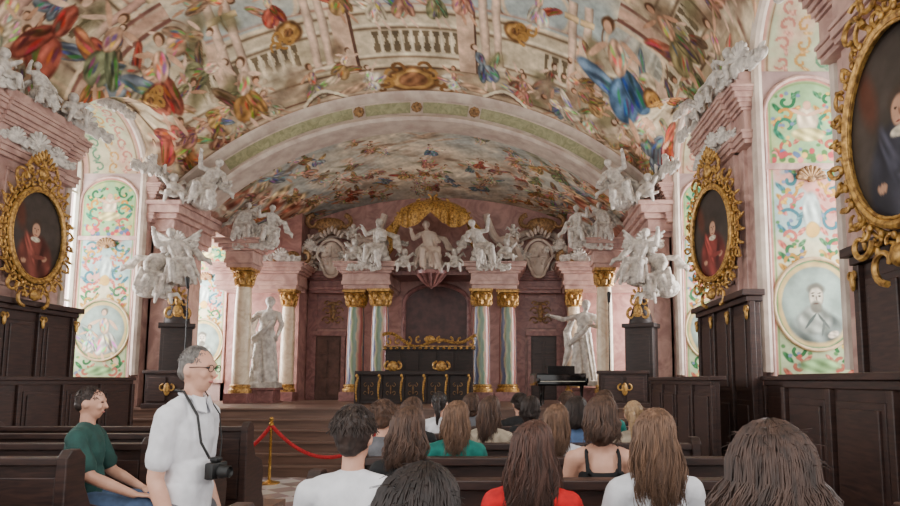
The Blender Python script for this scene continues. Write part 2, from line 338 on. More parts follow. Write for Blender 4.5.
    for s2 in(-1,1):
        for k in range(4): p.spiral(s2*(.28+.12*k),12.2+.17*k,.15,rnd.uniform(0,6),s2*5,.04,rnd.choice([(.76,.60,.38),(.58,.44,.30)]))
        p.ell(s2*.8,12.45,.26,.18,s2*.5,(.90,.86,.80),.2,.8); p.fig(s2*.85,12.4,.55,-pi/2,(.90,.86,.80),(.82,.70,.60),rnd)
        p.ell(s2*1.2,12.6,.34,.12,s2*.3,(.82,.70,.60),.25,.8)
        p.curve([(s2*(1.4+.9*i/8),12.8-.3*math.sin(i/8*pi)) for i in range(9)],.05,(.92,.88,.80)); p.curve([(s2*(1.4+.9*i/8),12.88-.3*math.sin(i/8*pi)) for i in range(9)],.025,(.5,.42,.36))
    for sx in(-4.9,-2.1,2.1,4.9):
        for r,c in((.26,(.50,.38,.27)),(.2,(.76,.60,.38)),(.1,(.56,.42,.30))): p.ell(sx,11.25,r,r*.8,0,c,.2,.8)
        for k in range(4): p.spiral(sx+rnd.uniform(-.3,.3),11.25+rnd.uniform(-.2,.2),.11,rnd.uniform(0,6),5,.03,(.72,.56,.34))
    p.C*= (1+.12*fbm(S,Y,21,10.,4))[...,None]
    p.C=punch(p.C,.72,1.15,.675,.9)
    P3=np.stack([X,Y,Z],-1); me=painted('ceiling',P3,p.C,M['paint'])
    struct('ceiling',me,M['paint'])
    na,ny=680,320
    x1=np.linspace(-4.7,4.7,na); t1=np.linspace(0,1,ny); X,T=np.meshgrid(x1,t1); Y=13.45+3.6*T
    ZA=.55+np.sqrt(6.42**2-X**2); ZB=4.95+1.5*(1-(X/4.7)**2)**.75; k=T**1.5; Z=ZA*(1-k)+ZB*k
    p=Paint(X,Y,(.81,.77,.70),.02,8.); n=fbm(X,Y,31,1.5); p.mask(.4+n,(.67,.70,.70)); p.mask(fbm(X,Y,32,2.4)-.1,(.88,.83,.75)); p.mask((fbm(X,Y,33,2.8)-.3)*.8,(.64,.52,.45))
    for sg in(-1,1):
        for y in(13.8,14.5,15.2,15.9): p.ell(sg*(4.0-.2*(y-13.8)),y,.5,.3,sg*.6,(.66,.42,.35),.4,1.2); p.ell(sg*(3.6-.2*(y-13.8)),y+.3,.45,.2,sg*.4,(.80,.70,.55),.4,1.2)
    for i in range(150):
        x=rnd.uniform(-4.4,4.4); y=rnd.uniform(13.65,16.9)
        p.ell(x,y,rnd.uniform(.2,.5),rnd.uniform(.06,.16),rnd.uniform(-.6,.6),rnd.choice([(.88,.84,.77),(.70,.68,.64),(.60,.52,.45),(.78,.67,.58),(.54,.54,.45)]),.6,.4,.8)
        if abs(x)<.8 and y<15: continue
        if rnd.random()<.75: p.fig(x,y,rnd.uniform(.34,.58)*(1.3 if abs(x)>2.8 else 1),-pi/2+x*.15+rnd.uniform(-.6,.6),rnd.choice(ROB),rnd.choice(ROB),rnd)
    p.ell(0,14.5,.9,.4,0,(.88,.84,.77),.7,al=.8); p.fig(.1,14.5,.5,-pi/2,(.46,.56,.66),(.82,.76,.68),rnd)
    for sg in(-1,1): p.curve([(sg*4.5,13.5+.5*i) for i in range(8)],.1,(.66,.50,.45)); p.curve([(sg*4.3,13.5+.5*i) for i in range(8)],.05,(.84,.77,.69))
    p.C*= (1+.12*fbm(X,Y,22,11.,4))[...,None]
    p.C=punch(p.C,.72,1.12,.685,.86)
    struct('ceiling',painted('ceiling_stage',np.stack([X,Y,Z],-1),p.C,M['paint']),M['paint'])
    # painted soffits of the window recesses
    for sg in(-1,1):
        for j,(ya,yb) in enumerate(WINS):
            c=(ya+yb)/2; h=(yb-ya)/2-.012; T,XX=np.meshgrid(np.linspace(0,pi,160),np.linspace(W+.01,6.34,70)); Yg=c-h*np.cos(T); Zg=ZS+.935*np.sin(T)
            U=(T-pi/2)*1.0; V=XX-5.8; p=Paint(U,V,(.80,.78,.68),.01,9.); nn=fbm(U,V,60+j,3.); p.mask(.5+nn*.7,(.70,.76,.66)); p.mask(fbm(U,V,70+j,4.)-.1,(.82,.68,.62))
            for q in range(-6,7):
                for (cc,vv) in(((.42,.58,.48),.25),((.76,.60,.38),-.05),((.74,.52,.48),-.3)): p.spiral(q*.24,vv,.11,rnd.uniform(0,6),5*(-1)**q,.022,cc); p.ell(q*.24+.1,vv+.05,.08,.03,rnd.uniform(0,3),mixc(cc,(.9,.86,.8),.25),.3,.6)
            p.ell(0,-.02,.3,.24,0,(.86,.80,.62),.06); p.ell(0,-.02,.25,.19,0,(.66,.72,.72),.06); p.fig(0,0,.35,-pi/2,(.84,.80,.74),(.74,.52,.46),rnd)
            for s2,vv in((1,.5),(1,-.56)): p.mask(np.exp(-((V-vv)/.045)**4),(.78,.62,.58)); p.mask(np.exp(-((V-vv*.88)/.015)**2),(.56,.46,.38))
            P3=np.stack([sg*XX,Yg,Zg],-1); struct('ceiling',painted('soffit',P3,punch(p.C,.75,1.0,.66,1.),M['paint']),M['paint'])
build_ceiling()
def build_walls():
    for sg,nm in((-1,'left'),(1,'right')):
        mb=MB()
        def bx(xa,xb,y0,y1,z0,z1):
            x0,x1=sorted((sg*xa,sg*xb)); mb.box(x0,x1,y0,y1,z0,z1)
        for a,b in PIERS: bx(W,6.6,a,b,0,6.9)
        for a,b in WINS:
            bx(6.0,6.6,a,b,0,1.55); bx(6.35,6.6,a,b,1.55,1.75)
            n=16; c=(a+b)/2; h=(b-a)/2
            for i in range(n):
                t0=pi*i/n; t1=pi*(i+1)/n
                ya,za=c-h*math.cos(t0),ZS+.97*math.sin(t0); yb,zb=c-h*math.cos(t1),ZS+.97*math.sin(t1)
                v=[]
                for xx in (W-.02,6.6):
                    v+=[(sg*xx,ya,za),(sg*xx,yb,zb),(sg*xx,yb,7.0),(sg*xx,ya,7.0)]
                mb.add(v,[(0,1,2,3),(4,7,6,5),(0,4,5,1),(3,2,6,7),(0,3,7,4),(1,5,6,2)])
        struct('wall_'+nm,mb.mesh('wall_'+nm,smooth=False),M['mauve'])
build_walls()
mb=MB(); mb.box(-3.4,3.4,17.0,17.3,0,6.7); mb.box(-5.3,-3.4,16.3,17.3,0,6.0); mb.box(3.4,5.3,16.3,17.3,0,6.0)
struct('wall_back',mb.mesh('wall_back',smooth=False),M['backpink'])
mb=MB(); mb.box(-6.6,6.6,-1.5,17.3,-.15,0); struct('floor',mb.mesh('floor',smooth=False),M['tile'])
mb=MB()
for i in range(6):
    y=11.0+.17*i; z=.183*(i+1)
    mb.box(-5.2,5.2,y,17.0,z-.183,z-.03); mb.box(-5.2,5.2,y-.03,17.0,z-.03,z)
struct('floor',mb.mesh('stage',smooth=False),M['woodm'])
mb=MB(); mb.box(-3.75,-.8,1.0,8.2,0,.15); struct('floor',mb.mesh('plat',smooth=False),M['woodm'])
mb=MB(); mb.box(.9,3.6,.3,9.4,0,.15); struct('floor',mb.mesh('plat2',smooth=False),M['woodm'])
for sg in(-1,1):
    x0,x1=sorted((sg*3.95,sg*5.2)); mb=MB(); mb.box(x0,x1,.5,10.95,0,.45); struct('floor',mb.mesh('side_plat',smooth=False),M['woodm'])
k=0
for sg in(-1,1):
    for a,b in WINS:
        k+=1; c=(a+b)/2; h=(b-a)/2; mb=MB()
        def outl(r0,n=16): 
            return [(c-h*r0,1.75)]+[(c-h*r0*math.cos(pi*i/n),ZS+.9*r0*math.sin(pi*i/n)) for i in range(n+1)]+[(c+h*r0,1.75)]
        o=outl(.97); mb.tube([(6.42,y,z) for y,z in o],.06,6,closed=True)
        for dy in(-.33,0,.33): mb.box(6.40,6.45,c+dy*h-.025,c+dy*h+.025,1.75,ZS+(.85 if dy==0 else .75))
        for z in (2.4,3.1,3.8,4.5,5.2,5.8): mb.box(6.40,6.45,c-h*.97,c+h*.97,z-.02,z+.02)
        if sg<0: mb.v=[(-x,y,z) for x,y,z in mb.v]
        w=struct('window_%d'%k,mb.mesh('window',smooth=False),M['ivory'])
        pts=outl(.96); me=bpy.data.meshes.new('pane'); me.from_pydata([(sg*6.425,y,z) for y,z in pts],[],[tuple(range(len(pts)))])
        obj('window_pane',me,M['glass'],parent=w)
def jamb(sg,y,variant):
    x0,x1=W+.03,6.37; w=x1-x0; na,nz=150,450
    U,V=np.meshgrid(np.linspace(-1,1,na),np.linspace(0,1,nz))
    hw=w/2; topz=5.0+.55*np.sqrt(np.maximum(1-U**2,0)); Z=1.58+(topz-1.58)*V; X=(x0+x1)/2+U*hw
    px=U*hw; p=Paint(px,Z,(.88,.85,.76),.008,14.); n=fbm(px,Z,40+variant,3.)
    p.mask(.3+n*.5,(.78,.82,.72)); 
    up=smooth((Z-4.35)/.02); p.mask(up*.95,(.62,.75,.60)); p.mask(up*smooth(n*1.4)*.8,(.84,.82,.60))
    mid=smooth((Z-3.3)/.3)*(1-up); p.mask(mid*.9,(.68,.79,.82)); p.mask(mid*smooth((fbm(px,Z,50+variant,5.)-.1)*2)*.9,(.86,.66,.63))
    low=1-smooth((Z-2.1)/.2); p.mask(low*.7,(.68,.77,.64))
    rnd=random.Random(variant)
    for s2 in(-1,1):
        for (zz,r,c) in((5.2,.13,(.28,.50,.38)),(5.0,.1,(.78,.60,.34)),(4.85,.17,(.30,.54,.46)),(4.6,.12,(.72,.44,.40)),(4.15,.12,(.36,.54,.58)),(4.0,.1,(.80,.64,.38)),(3.85,.15,(.78,.52,.50)),(3.6,.18,(.36,.54,.60)),(3.4,.1,(.78,.50,.47)),(3.25,.15,(.34,.53,.40)),(1.98,.15,(.32,.51,.37)),(1.78,.1,(.72,.48,.43)),(3.1,.1,(.74,.60,.36))):
            p.spiral(s2*.27,zz,r,rnd.uniform(0,6),s2*5,.026,c); p.ell(s2*.38,zz-.1,.11,.04,s2*.8,c,.3,.6); p.ell(s2*.14,zz+.08,.09,.035,-s2*.8,mixc(c,(.9,.86,.8),.15),.3,.6)
            for q in range(4): p.ell(s2*rnd.uniform(.06,.46),zz+rnd.uniform(-.13,.13),.035,.03,0,rnd.choice([(.78,.44,.42),(.86,.73,.46),(.44,.60,.43),(.52,.58,.7)]),.4)
    p.ell(0,4.95,.15,.2,0,(.90,.85,.77),.15,.6,edge=.3); p.ell(0,5.14,.06,.07,0,(.86,.72,.64),.2); p.line(0,5.0,.25,5.1,.03,(.86,.74,.66)); p.line(0,5.0,-.22,5.08,.03,(.86,.74,.66)); p.ell(0,4.75,.24,.1,0,(.84,.81,.62),.2,.8)
    for i in range(34): p.ell(rnd.uniform(-.46,.46),4.46+rnd.uniform(-.07,.07),.05,.045,rnd.random()*3,rnd.choice([(.74,.38,.41),(.88,.73,.48),(.44,.52,.66),(.42,.56,.39),(.88,.60,.60)]),.3)
    p.mask(np.exp(-((Z-4.33)/.03)**6),(.77,.57,.54))
    p.ell(0,3.72,.13,.3,0,(.81,.87,.88),.2,.6,edge=.3); p.ell(0,3.5,.1,.12,0,(.88,.75,.50),.2)
    mc=2.55; p.ell(0,mc,.53,.58,0,(.54,.68,.56),.04,edge=.1); p.ell(0,mc,.50,.55,0,(.88,.80,.62),.04,edge=.1); p.ell(0,mc,.44,.49,0,(.66,.73,.72),.05,.2)
    if variant%2:
        p.ell(0,mc-.29,.36,.22,0,(.54,.58,.58),.2,.9); p.ell(-.03,mc-.2,.24,.2,.2,(.65,.68,.67),.25,.8); p.line(-.15,mc-.3,.0,mc-.12,.02,(.42,.46,.46)); p.line(.15,mc-.3,.02,mc-.12,.02,(.44,.47,.47)); p.line(.05,mc-.4,.1,mc-.2,.02,(.47,.5,.5))
        p.ell(0,mc+.19,.13,.09,0,(.50,.50,.48),.35); p.ell(0,mc+.08,.105,.145,0,(.84,.82,.78),.15,.2,edge=.3); p.ell(0,mc-.04,.09,.09,0,(.52,.52,.50),.35); p.line(-.03,mc+.0,.03,mc+.0,.01,(.42,.35,.33))
        p.line(0,mc+.1,.014,mc+.04,.012,(.56,.52,.5))
        for dx in(-.042,.042): p.ell(dx,mc+.10,.022,.014,0,(.32,.30,.29),.4); p.line(dx-.02,mc+.135,dx+.02,mc+.14,.008,(.4,.38,.37))
        p.ell(.2,mc-.38,.09,.05,.4,(.82,.79,.75),.3,.5)
    else:
        p.fig(-.05,mc,.75,pi/2,(.86,.86,.84),(.64,.66,.66),rnd,(.5,.48,.45)); p.fig(.22,mc-.15,.45,pi/2,(.84,.84,.81),(.64,.66,.66),rnd,(.5,.48,.45))
    p.ell(0,1.78,.3,.1,0,(.60,.73,.56),.3,.8)
    eb=np.minimum(hw-abs(px),(topz-Z)*.8); p.mask(1-smooth((eb-.055)/.02),(.80,.61,.58)); p.mask(np.exp(-((eb-.085)/.012)**2),(.56,.66,.49))
    P3=np.stack([sg*X,np.full_like(X,y-.012),Z],-1)
    return P3,punch(p.C,.78,1.1,.70,1.)
tn=0
for sg in(-1,1):
    for j,y in enumerate((8.1,12.3,16.3)):
        P3,C=jamb(sg,y,[1,3,2][j] if sg>0 else [3,4,5][j])
        tn+=1; struct('trim_%d'%tn,painted('jamb',P3,C,M['paint']),M['paint'])
mb=MB()
for i in range(9):
    a=pi*(i+.5)/9; mb.cap((0,0,0),(.17*math.cos(a),-.02,.15*math.sin(a)),.015,.032,8)
mb.ell((0,-.01,0),(.06,.04,.04)); SH=mb.mesh('shell')
mb=MB(); mb.tube([(.53*math.cos(2*pi*i/40),0,.58*math.sin(2*pi*i/40)) for i in range(40)],.024,8,closed=True); RG=mb.mesh('ring')
mb=MB(); pts=[(-.56,0,1.62),(-.56,0,5.0)]+[(-.56*math.cos(pi*i/16),0,5.0+.53*math.sin(pi*i/16)) for i in range(1,16)]+[(.56,0,5.0),(.56,0,1.62)]
mb.tube(pts,.03,8); mb.box(-.58,.58,-.03,.03,4.28,4.36); mb.box(-.58,.58,-.06,.03,1.54,1.62); MO=mb.mesh('mould')
M['tan']=mat('tan_stone',(.80,.70,.54),(.66,.55,.40),.5)
for sg in(-1,1):
    for y in (8.1,12.3,16.3):
        cx=sg*(W+6.4)/2
        tn+=1; o=struct('trim_%d'%tn,MO,M['pink'],(cx,y-.01,0))
        tn+=1; struct('trim_%d'%tn,RG,M['tan'],(cx,y-.02,2.55))
        single('shell_ornament','gilded scallop shell relief on the painted window reveal','ornament',SH,M['goldd'],(cx,y-.03,4.15),group='gilded shells on window reveals')
for sg in(-1,1):
    for a,b in WINS[1:3]:
        c=(a+b)/2; h=(b-a)/2; mb=MB()
        for rr,o,dx in((.07,.04,.03),(.045,.16,.06)):
            pts=[(sg*(W-dx),c-h-o*.3,1.7),(sg*(W-dx),c-h-o*.3,ZS)]+[(sg*(W-dx-.0),c-(h+o*.3)*math.cos(pi*i/20),ZS+(.95+o)*math.sin(pi*i/20)) for i in range(1,20)]+[(sg*(W-dx),c+h+o*.3,ZS),(sg*(W-dx),c+h+o*.3,1.7)]
            mb.tube(pts,rr,8)
        tn+=1; struct('trim_%d'%tn,mb.mesh('archivolt'),M['stone'])
def piertrim(sg,a,b,top=True):
    mb=MB(); x=W
    def bx(o,y0,y1,z0,z1):
        x0,x1=sorted((sg*(x-o),sg*(x+.02))); mb.box(x0,x1,y0,y1,z0,z1)
    bx(.08,a+.12,b-.12,.0,4.75); bx(.13,a+.3,b-.3,.0,4.75); bx(.19,a+.5,b-.5,.0,4.75)
    for z0,z1 in((2.9,4.5),): bx(.22,a+.62,b-.62,z0,z0+.05); bx(.22,a+.62,b-.62,z1,z1+.05); bx(.22,a+.62,a+.67,z0,z1); bx(.22,b-.67,b-.62,z0,z1)
    for o,z0,z1 in((.20,4.66,4.72),(.23,4.72,4.80),(.25,4.80,4.84),(.2,4.84,5.1),(.23,5.1,5.14),(.26,5.14,5.2),(.29,5.2,5.26),(.33,5.26,5.34),(.36,5.34,5.39),(.38,5.39,5.43),(.30,5.43,5.5),(.26,5.5,5.62)):
        bx(o,a+.12-o*.4,b-.12+o*.4,z0,z1); bx(o+.05,a+.45-o*.2,b-.45+o*.2,z0,z1)
    return mb.mesh('pier',smooth=False,bevel=.008)
for sg in(-1,1):
    for a,b in PIERS[1:4]:
        tn+=1; struct('trim_%d'%tn,piertrim(sg,a,b),M['pink'])
mb=MB(); prof=[(6.4,13.6),(6.4,12.95),(6.45,12.87),(6.51,12.92),(6.53,13.0),(6.84,13.0),(6.86,12.92),(6.93,12.84),(6.99,12.82),(7.02,12.86),(7.02,13.6)]
N=80; vs=[];fs=[]; A0=math.asin(4.75/6.9); n=len(prof)
for i in range(N+1):
    a=-A0+2*A0*i/N
    for r,y in prof: vs.append((r*math.sin(a),y,.55+r*math.cos(a)))
for i in range(N):
    for k in range(n): k2=(k+1)%n; fs.append((i*n+k,i*n+k2,(i+1)*n+k2,(i+1)*n+k))
mb.add(vs,fs); tn+=1; struct('trim_%d'%tn,mb.mesh('arch',angle=30),M['stone'])
def archpanel(a0,a1,r0=6.57,r1=6.80,y=12.985,n=20):
    mb=MB(); vs=[];fs=[]
    for i in range(n+1):
        a=a0+(a1-a0)*i/n
        for r in (r0,r1): vs.append((r*math.sin(a),y,.55+r*math.cos(a)))
    for i in range(n): fs.append((2*i,2*i+1,2*i+3,2*i+2))
    return mb.add(vs,fs)
for a0,a1,m in((-.16,-.02,'olive'),(.02,.16,'olive'),(-.62,-.2,'olive'),(.2,.62,'olive')):
    tn+=1; struct('trim_%d'%tn,archpanel(a0,a1).mesh('ap'),M[m])
mb=MB()
for a in (-.18,0,.18,-.66,.66):
    c=Vector((6.69*math.sin(a),12.97,.55+6.69*math.cos(a)))
    for k in range(8):
        t=2*pi*k/8; mb.ell(c+Vector((.07*math.cos(t),0,.07*math.sin(t))),(.045,.035,.045))
    mb.ell(c,(.055,.05,.055))
tn+=1; struct('trim_%d'%tn,mb.mesh('rosettes'),M['goldd'])
for sg in(-1,1):
    mb=MB()
    def bx(xa,xb,y0,y1,z0,z1):
        x0,x1=sorted((sg*xa,sg*xb)); mb.box(x0,x1,y0,y1,z0,z1)
    bx(4.75,5.25,12.6,13.9,0,4.5)
    for o,z0,z1 in((0,4.4,4.5),(.06,4.5,4.75),(.14,4.75,4.85),(.22,4.85,5.0),(.27,5.0,5.08)): bx(4.7-o,5.25,12.55-o,14.1,z0,z1)
    bx(4.55,5.25,13.0,17.,4.85,5.12)
    bx(4.45,5.2,12.95,13.6,5.05,5.5)
    tn+=1; struct('trim_%d'%tn,mb.mesh('l',smooth=False,bevel=.01),M['pink'])
# ---------------------------------------------------------------- columns
def colmeshes(h,r):
    b=MB(); b.box(-r*1.4,r*1.4,-r*1.4,r*1.4,0,.22); base=b.mesh('pedestal',smooth=False,bevel=.01)
    t=MB(); t.lathe([(r*1.3,.22),(r*1.33,.26),(r*1.3,.30),(r*1.12,.32),(r*1.1,.34),(r*1.2,.36),(r*1.2,.39),(r*1.05,.41)],seg=24); ring=t.mesh('base_ring')
    s=MB(); s.lathe([(r*1.02,.40),(r,.5),(r,.4+(h-.4)*.35),(r*.95,.4+(h-.4)*.7),(r*.85,h-.40)],seg=28); sh=s.mesh('shaft')
    c=MB(); z0=h-.42; c.lathe([(r*.95,z0),(r*1.0,z0+.02),(r*.86,z0+.04),(r*.86,z0+.24),(r*1.15,z0+.34),(r*1.2,z0+.35)],seg=20)
    for row,(zz,rr,n) in enumerate(((z0+.05,r*.92,8),(z0+.16,r*.98,8))):
        for k in range(n):
            a=2*pi*(k+.5*row)/n; d=Vector((math.cos(a),math.sin(a),0))
            c.tube([d*rr+Vector((0,0,zz)),d*rr*1.08+Vector((0,0,zz+.08)),d*rr*1.3+Vector((0,0,zz+.13)),d*rr*1.38+Vector((0,0,zz+.1))],[r*.25,r*.3,r*.2,r*.06],6)
    for k in range(4):
        a=pi/4+k*pi/2; d=Vector((math.cos(a),math.sin(a),0)); ctr=d*r*1.3+Vector((0,0,z0+.31))
        c.tube([ctr+ (d*math.cos(t)+Vector((0,0,1))*math.sin(t))*r*.28*(1-t/9) for t in [x*.6 for x in range(12)]],r*.08,6)
    c.box(-r*1.3,r*1.3,-r*1.3,r*1.3,z0+.36,z0+.42); cap=c.mesh('capital')
    return base,ring,sh,cap
CM=colmeshes(2.7,.215); CM3=colmeshes(2.7,.165); CM2=colmeshes(3.0,.185)
def column(x,y,cm,shaftm,lab,g):
    return thing('column',lab,'column',[('pedestal',cm[0],M['pinkdk']),('base_ring',cm[1],M['gold'],'gilded base ring'),('shaft',cm[2],shaftm),('capital',cm[3],M['gold'],'gilded leafy capital')],(x,y,1.1),group=g)
for sg in(-1,1):
    column(sg*1.23,15.75,CM,M['stripe'],'striped pastel marble column with gilded capital beside the throne niche','striped columns by the niche')
    column(sg*1.87,15.95,CM,M['stripe'],'striped pastel marble column with gilded capital beside the throne niche','striped columns by the niche')
    column(sg*3.48,15.8,CM3,M['col_white'],'cream marble column with gilded capital by the side door','cream columns of the stage')
    column(sg*4.05,14.5,CM2,M['col_white'],'tall cream marble column with gilded capital near a statue','cream columns of the stage')
def entab(x0,x1,y0,y1,z0,sc=1.):
    mb=MB()
    for o,a,b in((0,0,.1),(.04,.1,.2),(.02,.2,.38),(.08,.38,.44),(.14,.44,.52),(.2,.52,.6),(.23,.6,.64)):
        mb.box(x0-o,x1+o,y0-o,y1,z0+a*sc,z0+b*sc)
    return mb.mesh('entablature',smooth=False,bevel=.008)
for sg in(-1,1):
    for (xa,xb,y0,y1,z,m) in((1.0,2.1,15.55,17.0,3.8,'pink'),(3.25,5.2,15.6,16.35,3.8,'pink'),(3.82,4.4,14.3,14.85,4.1,'pink'),(2.08,3.25,16.7,17.0,3.85,'pinkdk')):
        x0,x1=sorted((sg*xa,sg*xb)); tn+=1; struct('trim_%d'%tn,entab(x0,x1,y0,y1,z,.85 if m=='pinkdk' else 1.),M[m])
    mb=MB()
    for xx in (2.2,3.25): mb.box(sg*xx-.12,sg*xx+.12,16.93,17.0,1.1,3.9)
    tn+=1; struct('trim_%d'%tn,mb.mesh('pil',smooth=False),M['pinkdk'])
    mb=MB()
    for (cx,w,h,z) in((2.65,.75,.75,4.75),(3.9,.7,.5,4.55),):
        pts=[]
        for i in range(25):
            t=i/24; a=pi*t; pts.append((sg*(cx-w*math.cos(a)),16.75,z+h*math.sin(a)**.8))
        mb.tube(pts,.08,8); mb.tube([(p[0],p[1]+.03,p[2]-.14) for p in pts],.04,6)
        for s2 in(-1,1):
            c=(sg*cx+s2*w*1.05,16.7,z-.02); mb.tube([(c[0]+s2*.16*math.cos(t)*(1-t/9),c[1],c[2]+.16*math.sin(t)*(1-t/9)) for t in [q*.5-1.5 for q in range(16)]],.05,6)
    pts=[(sg*(2.2-.9*t),16.4,4.5+1.35*t+.25*math.sin(t*2*pi)) for t in [i/16 for i in range(17)]]
    mb.tube(pts,[.14-.05*i/16 for i in range(17)],8)
    tn+=1; struct('trim_%d'%tn,mb.mesh('volutes'),M['stone'])
    mb=MB(); mb.box(sg*2.72-.42,sg*2.72+.42,16.95,17.0,2.95,3.75); tn+=1; struct('trim_%d'%tn,mb.mesh('pan',smooth=False),M['pinkdk'])
    mb=MB()
    for s2 in(-1,1):
        for zz,r in((3.15,.13),(3.4,.12),(3.6,.08)):
            mb.tube([(sg*2.72+s2*(.15+r*math.cos(t)*(1-t/8)),16.93,zz+r*math.sin(t)*(1-t/8)) for t in [q*.5 for q in range(13)]],.022,6)
    mb.ell((sg*2.72,16.93,3.35),(.07,.03,.25)); mb.ell((sg*2.72,16.93,3.6),(.14,.03,.05)); mb.ell((sg*2.72,16.93,3.2),(.16,.03,.03))
    single('relief_ornament','gilded scrollwork relief on dark pink marble above a door','ornament',mb.mesh('relief'),M['goldd'],group='reliefs over the stage doors')
for i,sg in enumerate((-1,1)):
    mb=MB(); x=sg*2.8
    mb.box(x-.33,x+.33,16.94,17.0,1.1,2.75)
    for s2 in (-1,1):
        for z0,z1 in((1.2,1.6),(1.68,2.2),(2.28,2.65)): 
            a,b=sorted((x+s2*.03,x+s2*.29)); mb.box(a,b,16.91,16.95,z0,z1)
    mb.ell((x+.04,16.9,1.95),.025); struct('door_%d'%(i+1),mb.mesh('door',smooth=False,bevel=.006),mat('door_wood',(.40,.28,.24),(.30,.20,.17),.6) if sg<0 else M['wood'])
    mb=MB()
    for s2 in(-1,1): a,b=sorted((x+s2*.33,x+s2*.43)); mb.box(a,b,16.9,17.0,1.1,2.75)
    mb.box(x-.47,x+.47,16.86,17.0,2.75,2.87); tn+=1; struct('trim_%d'%tn,mb.mesh('df',smooth=False,bevel=.006),M['pinkdk'])
mb=MB()
pts=[(-.85,1.1)]+[(-.85*math.cos(pi*i/16),3.6+.5*math.sin(pi*i/16)) for i in range(17)]+[(.85,1.1)]
mb.poly(pts,16.9,17.0); tn+=1; struct('trim_%d'%tn,mb.mesh('niche',smooth=False),mat('niche_brown',(.36,.22,.21),(.26,.155,.15),.5))
mb=MB(); mb.tube([(x,16.88,z) for x,z in pts],.06,8); tn+=1; struct('trim_%d'%tn,mb.mesh('nichef'),M['pinkdk'])
# ---------------------------------------------------------------- humans and statues
def frame(up,fwd):
    z=Vector(up).normalized(); y=Vector(fwd); y=(y-z*y.dot(z)).normalized(); x=y.cross(z); return Matrix((x,y,z)).transposed()
def hand(mb,w,d,side,curl,s=1.):
    w=Vector(w); d=Vector(d).normalized(); side=Vector(side); side=(side-d*side.dot(d)).normalized(); n=Vector(curl); n=(n-d*n.dot(d)-side*n.dot(side)).normalized()
    for k in(-1.5,-.5,.5,1.5): mb.cap(w+side*k*.012*s,w+d*.085*s+side*k*.019*s,.016*s,.012*s,8)
    for k,L in((-1.5,.055),(-.5,.075),(.5,.08),(1.5,.07)):
        b=w+d*.088*s+side*k*.02*s; m=b+(d*.75+n*.5)*L*.55*s; e=m+(d*.35+n*.9)*L*.5*s
        mb.cap(b,m,.0095*s,.009*s,8); mb.cap(m,e,.009*s,.0075*s,8)
    b=w+d*.03*s+side*.03*s; m=b+(side*.8+d*.7+n*.2)*.035*s; mb.cap(b,m,.013*s,.011*s,8); mb.cap(m,m+(d+n*.4)*.03*s,.011*s,.009*s,8)
def body(J,inf=0,parts=('torso','neck','head','arms','legs','hands'),f=False,upper=1.,slim=1.):
    mb=MB(); V=lambda k: Vector(J[k]); up=(V('neck')-V('pelvis')); fw=Vector(J.get('fwd',(0,1,0))); R=frame(up,fw)
    pe,ne=V('pelvis'),V('neck'); i=inf
    if 'torso' in parts:
        at=lambda t,y=0: pe+up*t+R@Vector((0,y,0))
        mb.ell(at(0.02,-.01),(.165*slim+i,.125*slim+i,.13+i),R); mb.ell(at(.3,.01),((.135 if f else .15)*slim+i,.11+i,.17+i),R)
        mb.ell(at(.68,.0),((.145 if f else .17)*slim+i,.11+i,.2+i),R)
        if f: 
            for s in(-1,1): mb.ell(at(.66,.075)+R@Vector((s*.07,0,0)),(.06+i,.055+i,.06+i),R)
        sl,sr=V('shL'),V('shR'); mb.cap(sl.lerp(sr,.1),sr.lerp(sl,.1),.058+i); 
        for s in(sl,sr): mb.cap(ne+R@Vector((0,-.005,-.0)),s.lerp(ne,.25),.045+i,.05+i)
    if 'neck' in parts:
        mb.cap(ne-up*.06,V('headc')-Vector(J['headR']@Vector((0,.0,.06))),.052,.05)
    if 'head' in parts:
        H=J['headR']; c=V('headc'); h=lambda x,y,z: c+H@Vector((x,y,z))
        mb.ell(c,(.075,.095,.1),H,16,12); mb.ell(h(0,.03,-.055),(.056,.062,.07),H); mb.ell(h(0,.055,-.095),(.028,.025,.022),H)
        mb.cap(h(0,.088,.01),h(0,.108,-.03),.009,.013,8); mb.ell(h(0,.085,-.062),(.022,.012,.008),H)
        mb.cap(h(-.035,.083,.022),h(.035,.083,.022),.010,.010,8)
        for s in(-1,1): mb.ell(h(s*.077,-.005,-.015),(.012,.022,.032),H); mb.ell(h(s*.035,.07,-.03),(.022,.02,.022),H)
    if 'arms' in parts:
        for s in'LR':
            a,b,c=V('sh'+s),V('el'+s),V('wr'+s); mb.cap(a,a.lerp(b,.99) if upper==1 else a.lerp(b,upper),.052+i,.042+i if upper==1 else .05+i+.004)
            if upper==1: mb.cap(b,b.lerp(c,.35),.041+i,.042+i); mb.cap(b.lerp(c,.35),c,.042+i,.027+i)
    if 'hands' in parts:
        for s,sx in(('L',1),('R',-1)):
            b,c=V('el'+s),V('wr'+s); hd=J.get('hd'+s,(c-b)); hand(mb,c,hd,J.get('hs'+s,(sx,0,0)),J.get('hn'+s,(0,0,-1)))
    if 'legs' in parts:
        for s in'LR':
            a,b,c,d=V('hip'+s),V('kn'+s),V('an'+s),V('to'+s)
            mb.cap(a,b,.088+i,.058+i); mb.cap(b,b.lerp(c,.35),.058+i,.056+i); mb.cap(b.lerp(c,.35),c,.056+i,.036+i)
            if not i: mb.cap(c+Vector((0,0,-.03)),d,.036,.028)
    return mb
